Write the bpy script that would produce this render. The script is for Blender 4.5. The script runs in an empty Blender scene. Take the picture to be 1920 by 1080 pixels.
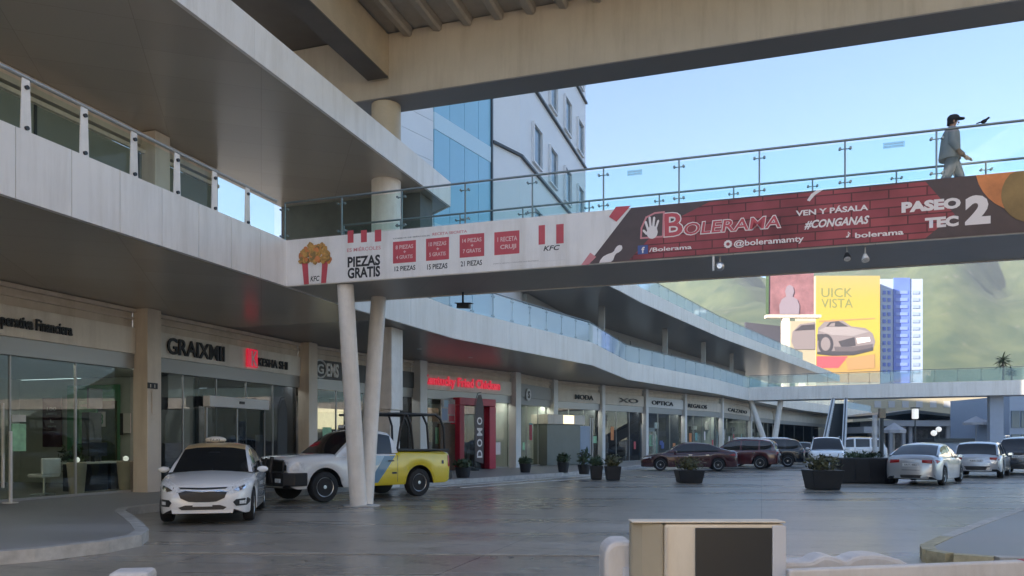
import bpy, bmesh, math, random
from mathutils import Vector, Matrix
from mathutils.bvhtree import BVHTree
random.seed(7)
sc = bpy.context.scene
COL = sc.collection
R = math.radians
PI = math.pi
# ---------------------------------------------------------------- survey of the place
# camera stands at the origin, 1.55 m high, looking along +Y; street axis U, cross-street axis W
F, HX, HY, CZ = 1440.0, 960.0, 827.0, 1.55
U = Vector((0.3103, 0.9506, 0)); W = Vector((0.9506, -0.3103, 0)); UP = Vector((0, 0, 1))
def st(a, b, z=0.0): return U * a + W * b + UP * z
def at(px, py, Y): return Vector(((px - HX) / F * Y, Y, CZ + (HY - py) / F * Y))
def on_a(px, py, a):                       # sight line met with the plane a = const -> (b, z)
    d = (px - HX) / F; Y = a / (d * U.x + U.y)
    return Y * (d * W.x + W.y), CZ + (HY - py) / F * Y
def on_b(px, py, b):
    d = (px - HX) / F; Y = b / (d * W.x + W.y)
    return Y * (d * U.x + U.y), CZ + (HY - py) / F * Y
# ---------------------------------------------------------------- materials
def nodes(m):
    m.use_nodes = True
    return m.node_tree.nodes, m.node_tree.links
def mat(name, col, rough=0.6, metal=0.0, spec=0.5, var=0.0, scale=3.0, bump=0.0, bscale=40.0, coat=0.0, rvar=0.0, stretch=None, emit=None, estr=0.0):
    m = bpy.data.materials.new(name); N, L = nodes(m)
    b = N['Principled BSDF']
    b.inputs['Base Color'].default_value = (*col, 1); b.inputs['Roughness'].default_value = rough
    b.inputs['Metallic'].default_value = metal; b.inputs['Specular IOR Level'].default_value = spec
    if coat: b.inputs['Coat Weight'].default_value = coat; b.inputs['Coat Roughness'].default_value = 0.05
    if emit: b.inputs['Emission Color'].default_value = (*emit, 1); b.inputs['Emission Strength'].default_value = estr
    if var or bump or rvar:
        tc = N.new('ShaderNodeTexCoord'); mp = N.new('ShaderNodeMapping')
        L.new(tc.outputs['Object'], mp.inputs['Vector'])
        if stretch: mp.inputs['Scale'].default_value = stretch
        nz = N.new('ShaderNodeTexNoise'); nz.inputs['Scale'].default_value = scale; nz.inputs['Detail'].default_value = 6; nz.inputs['Roughness'].default_value = 0.65
        L.new(mp.outputs[0], nz.inputs['Vector'])
        if var:
            cr = N.new('ShaderNodeValToRGB')
            cr.color_ramp.elements[0].position = 0.3; cr.color_ramp.elements[1].position = 0.72
            cr.color_ramp.elements[0].color = (*[max(0, c * (1 - var)) for c in col], 1)
            cr.color_ramp.elements[1].color = (*[min(1, c * (1 + var)) for c in col], 1)
            L.new(nz.outputs['Fac'], cr.inputs[0]); L.new(cr.outputs[0], b.inputs['Base Color'])
        if rvar:
            mr = N.new('ShaderNodeMapRange'); mr.inputs['From Min'].default_value = 0.3; mr.inputs['From Max'].default_value = 0.7
            mr.inputs['To Min'].default_value = max(0.02, rough - rvar); mr.inputs['To Max'].default_value = rough + rvar
            L.new(nz.outputs['Fac'], mr.inputs[0]); L.new(mr.outputs[0], b.inputs['Roughness'])
        if bump:
            n2 = N.new('ShaderNodeTexNoise'); n2.inputs['Scale'].default_value = bscale; n2.inputs['Detail'].default_value = 4
            L.new(mp.outputs[0], n2.inputs['Vector'])
            bp = N.new('ShaderNodeBump'); bp.inputs['Strength'].default_value = bump; bp.inputs['Distance'].default_value = 0.02
            L.new(n2.outputs['Fac'], bp.inputs['Height']); L.new(bp.outputs[0], b.inputs['Normal'])
    return m
def glass(name, tint, ior=1.5, rough=0.0, extra=0.0):
    m = bpy.data.materials.new(name); N, L = nodes(m)
    for n in list(N): N.remove(n)
    o = N.new('ShaderNodeOutputMaterial'); mx = N.new('ShaderNodeMixShader'); t = N.new('ShaderNodeBsdfTransparent'); g = N.new('ShaderNodeBsdfGlossy')
    t.inputs[0].default_value = (*tint, 1); g.inputs[0].default_value = (0.95, 0.97, 1, 1); g.inputs['Roughness'].default_value = rough
    fr = N.new('ShaderNodeFresnel'); fr.inputs[0].default_value = ior
    ad = N.new('ShaderNodeMath'); ad.operation = 'ADD'; ad.inputs[1].default_value = extra; ad.use_clamp = True
    ge = N.new('ShaderNodeNewGeometry'); iv = N.new('ShaderNodeMath'); iv.operation = 'SUBTRACT'; iv.inputs[0].default_value = 1.0; L.new(ge.outputs['Backfacing'], iv.inputs[1])
    mu = N.new('ShaderNodeMath'); mu.operation = 'MULTIPLY'; L.new(fr.outputs[0], ad.inputs[0]); L.new(ad.outputs[0], mu.inputs[0]); L.new(iv.outputs[0], mu.inputs[1]); L.new(mu.outputs[0], mx.inputs[0]); L.new(t.outputs[0], mx.inputs[1]); L.new(g.outputs[0], mx.inputs[2]); L.new(mx.outputs[0], o.inputs[0])
    return m
def pale_glass(name, col, fac, ior=1.5):
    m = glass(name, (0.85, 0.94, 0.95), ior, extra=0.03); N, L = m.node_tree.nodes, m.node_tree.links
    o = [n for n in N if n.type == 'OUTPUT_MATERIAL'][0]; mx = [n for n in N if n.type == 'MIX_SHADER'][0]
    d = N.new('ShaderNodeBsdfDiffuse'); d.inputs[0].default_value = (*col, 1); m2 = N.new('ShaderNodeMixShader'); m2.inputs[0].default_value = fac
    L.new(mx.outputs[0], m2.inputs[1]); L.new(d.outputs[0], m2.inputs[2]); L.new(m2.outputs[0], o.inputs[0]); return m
def brickmat(name, c1, c2, mortar, bw, bh, ax=W):
    m = bpy.data.materials.new(name); N, L = nodes(m); b = N['Principled BSDF']; b.inputs['Roughness'].default_value = 0.55
    tc = N.new('ShaderNodeTexCoord'); br = N.new('ShaderNodeTexBrick'); cb = N.new('ShaderNodeCombineXYZ'); sp = N.new('ShaderNodeSeparateXYZ')
    dt = N.new('ShaderNodeVectorMath'); dt.operation = 'DOT_PRODUCT'; dt.inputs[1].default_value = ax
    L.new(tc.outputs['Object'], dt.inputs[0]); L.new(tc.outputs['Object'], sp.inputs[0])
    L.new(dt.outputs['Value'], cb.inputs[0]); L.new(sp.outputs[2], cb.inputs[1]); L.new(cb.outputs[0], br.inputs['Vector'])
    br.inputs['Color1'].default_value = (*c1, 1); br.inputs['Color2'].default_value = (*c2, 1); br.inputs['Mortar'].default_value = (*mortar, 1)
    br.inputs['Scale'].default_value = 1; br.inputs['Brick Width'].default_value = bw; br.inputs['Row Height'].default_value = bh; br.inputs['Mortar Size'].default_value = 0.012
    nz = N.new('ShaderNodeTexNoise'); nz.inputs['Scale'].default_value = 1.1; nz.inputs['Detail'].default_value = 3; L.new(tc.outputs['Object'], nz.inputs['Vector'])
    mx = N.new('ShaderNodeMixRGB'); mx.blend_type = 'MULTIPLY'; mx.inputs[0].default_value = 1.0
    cr = N.new('ShaderNodeValToRGB'); cr.color_ramp.elements[0].position = 0.35; cr.color_ramp.elements[0].color = (0.5, 0.42, 0.42, 1); cr.color_ramp.elements[1].position = 0.62
    L.new(nz.outputs['Fac'], cr.inputs[0]); L.new(br.outputs['Color'], mx.inputs[1]); L.new(cr.outputs[0], mx.inputs[2]); L.new(mx.outputs[0], b.inputs['Base Color'])
    return m
M = {}
M['fascia'] = mat('fascia white panel', (0.82, 0.785, 0.74), 0.38, var=0.05, scale=0.7, rvar=0.06)
M['wingsoffit'] = mat('shade toned soffit panel', (0.22, 0.205, 0.20), 0.28, var=0.03, scale=0.15)  # copy of the soffit with the wing's deeper shade put into its colour
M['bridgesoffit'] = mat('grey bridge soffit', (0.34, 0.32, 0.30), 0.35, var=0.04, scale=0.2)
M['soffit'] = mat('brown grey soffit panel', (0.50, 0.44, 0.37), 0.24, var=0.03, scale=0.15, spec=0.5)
M['beige'] = mat('beige paint', (0.52, 0.45, 0.36), 0.7, var=0.08, scale=0.5, bump=0.04, bscale=30)
M['signcream'] = mat('pale cream sign board', (0.84, 0.79, 0.71), 0.5, var=0.04)
M['cream'] = mat('cream wall paint', (0.72, 0.65, 0.56), 0.65, var=0.07, scale=1.2)
M['steelbeam'] = mat('ochre painted steel', (0.50, 0.41, 0.29), 0.5, var=0.12, scale=1.5)
M['deckdark'] = mat('dark brown deck', (0.10, 0.085, 0.07), 0.7, var=0.2, scale=0.6)
M['deck'] = mat('ribbed steel deck', (0.36, 0.32, 0.27), 0.6, var=0.1)
M['white'] = mat('white paint', (0.74, 0.74, 0.73), 0.45, var=0.04, scale=2)
M['whitecol'] = mat('white column paint', (0.83, 0.79, 0.74), 0.5, var=0.08, scale=3, bump=0.03)
M['metal'] = mat('brushed steel', (0.50, 0.51, 0.52), 0.3, metal=0.9, var=0.08)
M['alu'] = mat('aluminium frame', (0.38, 0.38, 0.37), 0.4, metal=0.3)
M['darkmetal'] = mat('dark metal', (0.045, 0.05, 0.055), 0.4, metal=0.4)
M['rail'] = mat('grey green handrail', (0.20, 0.24, 0.25), 0.35, metal=0.6)
M['black'] = mat('black plastic', (0.018, 0.018, 0.02), 0.45, var=0.2)
M['rubber'] = mat('tyre rubber', (0.02, 0.02, 0.021), 0.8, bump=0.1)
M['chrome'] = mat('chrome', (0.75, 0.76, 0.77), 0.12, metal=1.0)
M['railglass'] = glass('rail glass', (0.89, 0.96, 0.95), 1.22)
M['farglass'] = pale_glass('sky sheen far rail glass', (0.70, 0.82, 0.90), 0.42)  # sky reflection mixed into the glass as pale blue diffuse colour
M['bridgeglass'] = pale_glass('far bridge glass', (0.45, 0.58, 0.60), 0.22)
M['shopglass'] = glass('shop glass', (0.84, 0.90, 0.87), 1.45)
M['tintglass'] = glass('dark tinted shop glass', (0.50, 0.54, 0.57), 1.5)
M['carglass'] = mat('tinted car glass', (0.012, 0.014, 0.016), 0.04, spec=0.6)
M['bluglass'] = mat('blue curtain glass', (0.22, 0.45, 0.60), 0.12, spec=0.8, var=0.08, scale=0.15)
M['lens'] = mat('clear lamp lens', (0.78, 0.79, 0.80), 0.15, spec=0.8, var=0.25, scale=14)
M['redlens'] = mat('red lamp lens', (0.35, 0.015, 0.015), 0.12)
M['red'] = mat('red print', (0.52, 0.075, 0.095), 0.5, var=0.1)
M['signred'] = mat('red sign letter', (0.62, 0.02, 0.05), 0.35, emit=(1, 0.03, 0.08), estr=0.10)
M['redpaint'] = mat('crimson painted frame', (0.50, 0.025, 0.06), 0.4, var=0.06)
M['galleryglass'] = mat('reflection toned gallery glass', (0.24, 0.26, 0.23), 0.12, spec=0.6, var=0.10, scale=0.5)  # opaque glass, its grey green reflection put into the base colour
M['palepink'] = mat('pale pink print', (0.74, 0.52, 0.50), 0.5)
M['pink'] = mat('pink print', (0.62, 0.24, 0.26), 0.5)
M['ink'] = mat('black ink', (0.02, 0.02, 0.022), 0.5)
M['greyink'] = mat('grey ink', (0.22, 0.21, 0.21), 0.5)
M['bannerwhite'] = mat('white vinyl', (0.80, 0.78, 0.76), 0.5, var=0.05, scale=1.5)
M['bannerdark'] = mat('dark brown vinyl', (0.075, 0.05, 0.05), 0.5, var=0.25, scale=1.2)
M['brick'] = brickmat('red brick print', (0.40, 0.075, 0.085), (0.30, 0.05, 0.065), (0.12, 0.025, 0.03), 0.62, 0.165)
M['whiteink'] = mat('white ink', (0.82, 0.76, 0.74), 0.5)
M['fries'] = mat('golden fried pieces', (0.50, 0.28, 0.08), 0.6, var=0.5, scale=14)
M['blueink'] = mat('blue ink', (0.06, 0.10, 0.30), 0.5)
M['orange'] = mat('orange print', (0.62, 0.22, 0.07), 0.5, var=0.35, scale=1.6)
M['olive'] = mat('olive wood print', (0.25, 0.16, 0.055), 0.5, var=0.3, scale=2)
M['carwhite'] = mat('white car paint', (0.82, 0.82, 0.82), 0.25, coat=1.0, var=0.02)
M['ochre'] = mat('ochre car roof paint', (0.52, 0.36, 0.18), 0.28, coat=1.0)
M['yellow'] = mat('yellow car paint', (0.76, 0.60, 0.02), 0.25, coat=1.0)
M['stripeblue'] = mat('blue door stripe', (0.10, 0.22, 0.36), 0.3, coat=0.6)
M['stripelight'] = mat('pale blue stripe', (0.38, 0.55, 0.68), 0.3, coat=0.6)
M['maroon'] = mat('maroon car paint', (0.05, 0.008, 0.012), 0.22, coat=1.0)
M['redcar'] = mat('dark red car paint', (0.08, 0.013, 0.015), 0.22, coat=1.0)
M['blackcar'] = mat('black car paint', (0.012, 0.013, 0.016), 0.2, coat=1.0)
M['silver'] = mat('silver car paint', (0.42, 0.44, 0.47), 0.28, metal=0.5, coat=1.0)
M['shoplight'] = mat('hidden shop fill glow', (0.9, 0.9, 0.88), 0.5, emit=(1, 0.95, 0.86), estr=5.0)
M['floor'] = mat('shop floor tile', (0.30, 0.29, 0.27), 0.25, var=0.1)
M['signgrey'] = mat('dark grey sign board', (0.10, 0.105, 0.105), 0.5)
M['shopwall'] = mat('shop inner wall', (0.56, 0.58, 0.55), 0.7, var=0.06)
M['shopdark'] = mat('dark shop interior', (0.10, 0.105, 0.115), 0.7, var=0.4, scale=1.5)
M['greenwall'] = mat('green shop wall', (0.10, 0.32, 0.17), 0.6, var=0.1)
M['greenpost'] = mat('pale green poster', (0.30, 0.58, 0.36), 0.5, var=0.25, scale=6)
M['darkred'] = mat('dark maroon poster', (0.09, 0.035, 0.05), 0.5)
M['wood'] = mat('brown wood', (0.12, 0.075, 0.045), 0.55, var=0.3, scale=4, stretch=(1, 1, 8))
M['tanpot'] = mat('tan planter', (0.38, 0.32, 0.25), 0.6, var=0.1)
M['leaf'] = mat('dark leaf', (0.045, 0.075, 0.03), 0.6, var=0.55, scale=6)
M['leafred'] = mat('brown green leaf', (0.10, 0.10, 0.04), 0.6, var=0.5, scale=6)
M['leafgrey'] = mat('grey green leaf', (0.06, 0.10, 0.05), 0.6, var=0.5, scale=5)
M['pot'] = mat('black pot', (0.022, 0.023, 0.026), 0.5, var=0.3)
M['soil'] = mat('soil', (0.05, 0.035, 0.025), 0.9)
M['trunk'] = mat('palm trunk', (0.14, 0.10, 0.07), 0.85, var=0.3, scale=8)
M['skin'] = mat('skin', (0.30, 0.18, 0.12), 0.6)
M['shirt'] = mat('grey shirt', (0.25, 0.25, 0.26), 0.85, var=0.12, scale=6)
M['jeans'] = mat('blue grey trousers', (0.13, 0.16, 0.20), 0.85, var=0.15, scale=8)
M['cap'] = mat('black cap', (0.012, 0.013, 0.018), 0.8)
M['screen'] = mat('dark display panel', (0.022, 0.027, 0.034), 0.35)
M['machine'] = mat('cream machine casing', (0.84, 0.76, 0.64), 0.45, var=0.05, scale=3)
M['machineside'] = mat('grey tan machine side', (0.40, 0.36, 0.28), 0.5, var=0.08)
M['machinegrey'] = mat('pale grey machine trim', (0.66, 0.68, 0.74), 0.4)
M['plastic'] = mat('white plastic', (0.72, 0.70, 0.70), 0.4, var=0.04)
M['kerb'] = mat('kerb concrete', (0.50, 0.49, 0.47), 0.7, var=0.25, scale=4, bump=0.1)
M['kerbyellow'] = mat('worn yellow kerb paint', (0.46, 0.42, 0.28), 0.65, var=0.35, scale=5, bump=0.1)
M['hotelwhite'] = mat('white hotel cladding', (0.66, 0.68, 0.72), 0.5, var=0.04, scale=0.3)
M['hotelwin'] = mat('dark hotel window', (0.10, 0.15, 0.19), 0.12, spec=0.6)
M['towerblue'] = mat('blue tower panel', (0.10, 0.16, 0.52), 0.5, var=0.1, scale=0.2)
M['towerpale'] = mat('pale blue tower wall', (0.30, 0.37, 0.52), 0.6)
M['peach'] = mat('peach print', (0.34, 0.2, 0.09), 0.6)
M['sunwall'] = mat('warm cream bounce surface', (0.88, 0.75, 0.58), 0.8, var=0.08, scale=0.5)
M['adbeige'] = mat('beige print', (0.34, 0.30, 0.22), 0.6, var=0.06, scale=0.3)
M['purple'] = mat('dusky rose billboard print', (0.22, 0.105, 0.12), 0.6, var=0.45, scale=0.28)
M['adgrey'] = mat('slate billboard back', (0.055, 0.055, 0.075), 0.6)
M['adcar'] = mat('silver print', (0.20, 0.17, 0.18), 0.6)
M['adcardark'] = mat('charcoal print', (0.05, 0.045, 0.055), 0.6)
M['lilac'] = mat('lilac print', (0.22, 0.18, 0.22), 0.6)
M['lamp'] = mat('lamp globe', (0.8, 0.8, 0.78), 0.4, emit=(1, 0.97, 0.9), estr=0.15)
M['yellowglow'] = mat('lit menu panel', (0.8, 0.66, 0.4), 0.5, emit=(1, 0.78, 0.42), estr=0.55, var=0.3, scale=5)
M['kiosk'] = mat('blue grey kiosk panel', (0.30, 0.36, 0.46), 0.5, var=0.05)
M['shade'] = mat('white fabric canopy', (0.36, 0.36, 0.38), 0.7)
M['posterx'] = mat('mixed dark shop display', (0.15, 0.14, 0.14), 0.6, var=0.8, scale=2.2)
M['posterp'] = mat('pale shop display', (0.45, 0.42, 0.40), 0.6, var=0.6, scale=3.0)
M['teal'] = mat('teal shop display', (0.14, 0.36, 0.36), 0.5, var=0.6, scale=2.0)
def yellow_ad():
    m = bpy.data.materials.new('yellow to orange printed advert'); N, L = nodes(m); b = N['Principled BSDF']; b.inputs['Roughness'].default_value = 0.6
    tc = N.new('ShaderNodeTexCoord'); mp = N.new('ShaderNodeSeparateXYZ'); L.new(tc.outputs['Generated'], mp.inputs[0])
    cr = N.new('ShaderNodeValToRGB'); e = cr.color_ramp.elements
    e[0].color = (0.34, 0.19, 0.075, 1); e[1].color = (0.34, 0.26, 0.10, 1); e[0].position = 0.0; e[1].position = 1.0
    k = e.new(0.45); k.color = (0.36, 0.31, 0.045, 1); k = e.new(0.78); k.color = (0.35, 0.28, 0.055, 1)
    L.new(mp.outputs[2], cr.inputs[0]); L.new(cr.outputs[0], b.inputs['Base Color'])
    return m
M['yellowad'] = yellow_ad()
def asphalt():
    m = bpy.data.materials.new('smooth grey paving'); N, L = nodes(m); b = N['Principled BSDF']
    tc = N.new('ShaderNodeTexCoord'); mp = N.new('ShaderNodeMapping'); mp.inputs['Rotation'].default_value = (0, 0, R(18)); L.new(tc.outputs['Object'], mp.inputs[0])
    n1 = N.new('ShaderNodeTexNoise'); n1.inputs['Scale'].default_value = 0.35; n1.inputs['Detail'].default_value = 8; n1.inputs['Roughness'].default_value = 0.6
    n2 = N.new('ShaderNodeTexNoise'); n2.inputs['Scale'].default_value = 14; n2.inputs['Detail'].default_value = 5
    mp2 = N.new('ShaderNodeMapping'); mp2.inputs['Scale'].default_value = (0.12, 0.9, 1); mp2.inputs['Rotation'].default_value = (0, 0, R(10)); L.new(tc.outputs['Object'], mp2.inputs[0])
    n3 = N.new('ShaderNodeTexNoise'); n3.inputs['Scale'].default_value = 0.8; n3.inputs['Detail'].default_value = 5
    L.new(mp.outputs[0], n1.inputs['Vector']); L.new(mp.outputs[0], n2.inputs['Vector']); L.new(mp2.outputs[0], n3.inputs['Vector'])
    cr = N.new('ShaderNodeValToRGB'); cr.color_ramp.elements[0].position = 0.33; cr.color_ramp.elements[0].color = (0.24, 0.215, 0.185, 1)
    cr.color_ramp.elements[1].position = 0.68; cr.color_ramp.elements[1].color = (0.40, 0.36, 0.305, 1)
    ad = N.new('ShaderNodeMath'); ad.operation = 'MULTIPLY_ADD'; ad.inputs[1].default_value = 0.5
    L.new(n3.outputs['Fac'], ad.inputs[0]); 
    h = N.new('ShaderNodeMath'); h.operation = 'MULTIPLY'; h.inputs[1].default_value = 0.5; L.new(n1.outputs['Fac'], h.inputs[0]); L.new(h.outputs[0], ad.inputs[2])
    L.new(ad.outputs[0], cr.inputs[0])
    mx = N.new('ShaderNodeMixRGB'); mx.blend_type = 'OVERLAY'; mx.inputs[0].default_value = 0.25; L.new(cr.outputs[0], mx.inputs[1]); L.new(n2.outputs['Fac'], mx.inputs[2])
    bk = N.new('ShaderNodeTexBrick'); bk.offset = 0.0; bk.inputs['Scale'].default_value = 1.0; bk.inputs['Brick Width'].default_value = 3.6; bk.inputs['Row Height'].default_value = 3.6; bk.inputs['Mortar Size'].default_value = 0.012; bk.inputs['Mortar Smooth'].default_value = 0.3
    bk.inputs['Color1'].default_value = (1, 1, 1, 1); bk.inputs['Color2'].default_value = (0.93, 0.93, 0.93, 1); bk.inputs['Mortar'].default_value = (0.45, 0.45, 0.45, 1); L.new(mp.outputs[0], bk.inputs['Vector'])
    n4 = N.new('ShaderNodeTexNoise'); n4.inputs['Scale'].default_value = 1.7; n4.inputs['Detail'].default_value = 7; n4.inputs['Roughness'].default_value = 0.7; L.new(mp.outputs[0], n4.inputs['Vector'])
    c4 = N.new('ShaderNodeValToRGB'); c4.color_ramp.elements[0].position = 0.30; c4.color_ramp.elements[0].color = (0.55, 0.55, 0.55, 1); c4.color_ramp.elements[1].position = 0.46; L.new(n4.outputs['Fac'], c4.inputs[0])
    m5 = N.new('ShaderNodeMixRGB'); m5.blend_type = 'MULTIPLY'; m5.inputs[0].default_value = 1; L.new(mx.outputs[0], m5.inputs[1]); L.new(bk.outputs['Color'], m5.inputs[2])
    m6 = N.new('ShaderNodeMixRGB'); m6.blend_type = 'MULTIPLY'; m6.inputs[0].default_value = 1; L.new(m5.outputs[0], m6.inputs[1]); L.new(c4.outputs[0], m6.inputs[2])
    L.new(m6.outputs[0], b.inputs['Base Color'])
    mr = N.new('ShaderNodeMapRange'); mr.inputs['From Min'].default_value = 0.35; mr.inputs['From Max'].default_value = 0.65; mr.inputs['To Min'].default_value = 0.22; mr.inputs['To Max'].default_value = 0.40
    L.new(n3.outputs['Fac'], mr.inputs[0]); L.new(mr.outputs[0], b.inputs['Roughness'])
    bp = N.new('ShaderNodeBump'); bp.inputs['Strength'].default_value = 0.12; bp.inputs['Distance'].default_value = 0.01
    L.new(n2.outputs['Fac'], bp.inputs['Height']); L.new(bp.outputs[0], b.inputs['Normal'])
    return m
M['road'] = asphalt()
M['walk'] = mat('grey pavement', (0.30, 0.295, 0.29), 0.5, var=0.25, scale=0.8, bump=0.1, rvar=0.12, stretch=(0.3, 1, 1))
def hillmat():
    m = bpy.data.materials.new('scrub covered hillside'); N, L = nodes(m); b = N['Principled BSDF']; b.inputs['Roughness'].default_value = 0.9
    tc = N.new('ShaderNodeTexCoord')
    def nz(s, d): 
        n = N.new('ShaderNodeTexNoise'); n.inputs['Scale'].default_value = s; n.inputs['Detail'].default_value = d; n.inputs['Roughness'].default_value = 0.65; L.new(tc.outputs['Object'], n.inputs['Vector']); return n
    n1 = nz(0.05, 10); n2 = nz(0.09, 6)
    cr = N.new('ShaderNodeValToRGB'); e = cr.color_ramp.elements
    e[0].position = 0.35; e[0].color = (0.020, 0.042, 0.016, 1); e[1].position = 0.7; e[1].color = (0.070, 0.088, 0.036, 1)
    L.new(n1.outputs['Fac'], cr.inputs[0])
    c2 = N.new('ShaderNodeValToRGB'); c2.color_ramp.elements[0].position = 0.60; c2.color_ramp.elements[0].color = (0, 0, 0, 1); c2.color_ramp.elements[1].position = 0.78
    L.new(n2.outputs['Fac'], c2.inputs[0])
    mx = N.new('ShaderNodeMixRGB'); L.new(c2.outputs[0], mx.inputs[0]); L.new(cr.outputs[0], mx.inputs[1]); mx.inputs[2].default_value = (0.12, 0.115, 0.088, 1)
    L.new(mx.outputs[0], b.inputs['Base Color'])
    return m
M['hill'] = hillmat()
def base_mult(m, out):
    N, L = m.node_tree.nodes, m.node_tree.links; b = N['Principled BSDF']; inp = b.inputs['Base Color']; mx = N.new('ShaderNodeMixRGB'); mx.blend_type = 'MULTIPLY'; mx.inputs[0].default_value = 1
    if inp.links: L.new(inp.links[0].from_socket, mx.inputs[1])
    else: mx.inputs[1].default_value = inp.default_value
    L.new(out, mx.inputs[2]); L.new(mx.outputs[0], inp)
def joints(m, bw, bh, dark=0.6, rot=-18.08, size=0.006):
    N, L = m.node_tree.nodes, m.node_tree.links; tc = N.new('ShaderNodeTexCoord'); mp = N.new('ShaderNodeMapping'); mp.inputs['Rotation'].default_value = (0, 0, R(rot)); L.new(tc.outputs['Object'], mp.inputs[0])
    bk = N.new('ShaderNodeTexBrick'); bk.offset = 0; bk.inputs['Scale'].default_value = 1; bk.inputs['Brick Width'].default_value = bw; bk.inputs['Row Height'].default_value = bh; bk.inputs['Mortar Size'].default_value = size; bk.inputs['Mortar Smooth'].default_value = 0.2
    bk.inputs['Color1'].default_value = (1, 1, 1, 1); bk.inputs['Color2'].default_value = (0.94, 0.94, 0.94, 1); bk.inputs['Mortar'].default_value = (dark, dark, dark, 1); L.new(mp.outputs[0], bk.inputs['Vector']); base_mult(m, bk.outputs['Color'])
def streaks(m, low=0.80, sc=2.6, z=0.10):
    N, L = m.node_tree.nodes, m.node_tree.links; tc = N.new('ShaderNodeTexCoord'); mp = N.new('ShaderNodeMapping'); mp.inputs['Scale'].default_value = (1, 1, z); L.new(tc.outputs['Object'], mp.inputs[0])
    n = N.new('ShaderNodeTexNoise'); n.inputs['Scale'].default_value = sc; n.inputs['Detail'].default_value = 6; n.inputs['Roughness'].default_value = 0.7; L.new(mp.outputs[0], n.inputs['Vector'])
    c = N.new('ShaderNodeValToRGB'); c.color_ramp.elements[0].position = 0.30; c.color_ramp.elements[0].color = (low, low * 0.98, low * 0.95, 1); c.color_ramp.elements[1].position = 0.55; L.new(n.outputs['Fac'], c.inputs[0]); base_mult(m, c.outputs[0])
for k_ in ('fascia', 'beige', 'cream', 'signcream', 'whitecol', 'bannerwhite'): streaks(M[k_], 0.84)
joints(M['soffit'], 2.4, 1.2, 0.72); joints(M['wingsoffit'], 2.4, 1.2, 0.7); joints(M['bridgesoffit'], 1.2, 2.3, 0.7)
streaks(M['machine'], 0.86, 5, 0.2); streaks(M['plastic'], 0.85, 6, 0.3)
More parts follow.
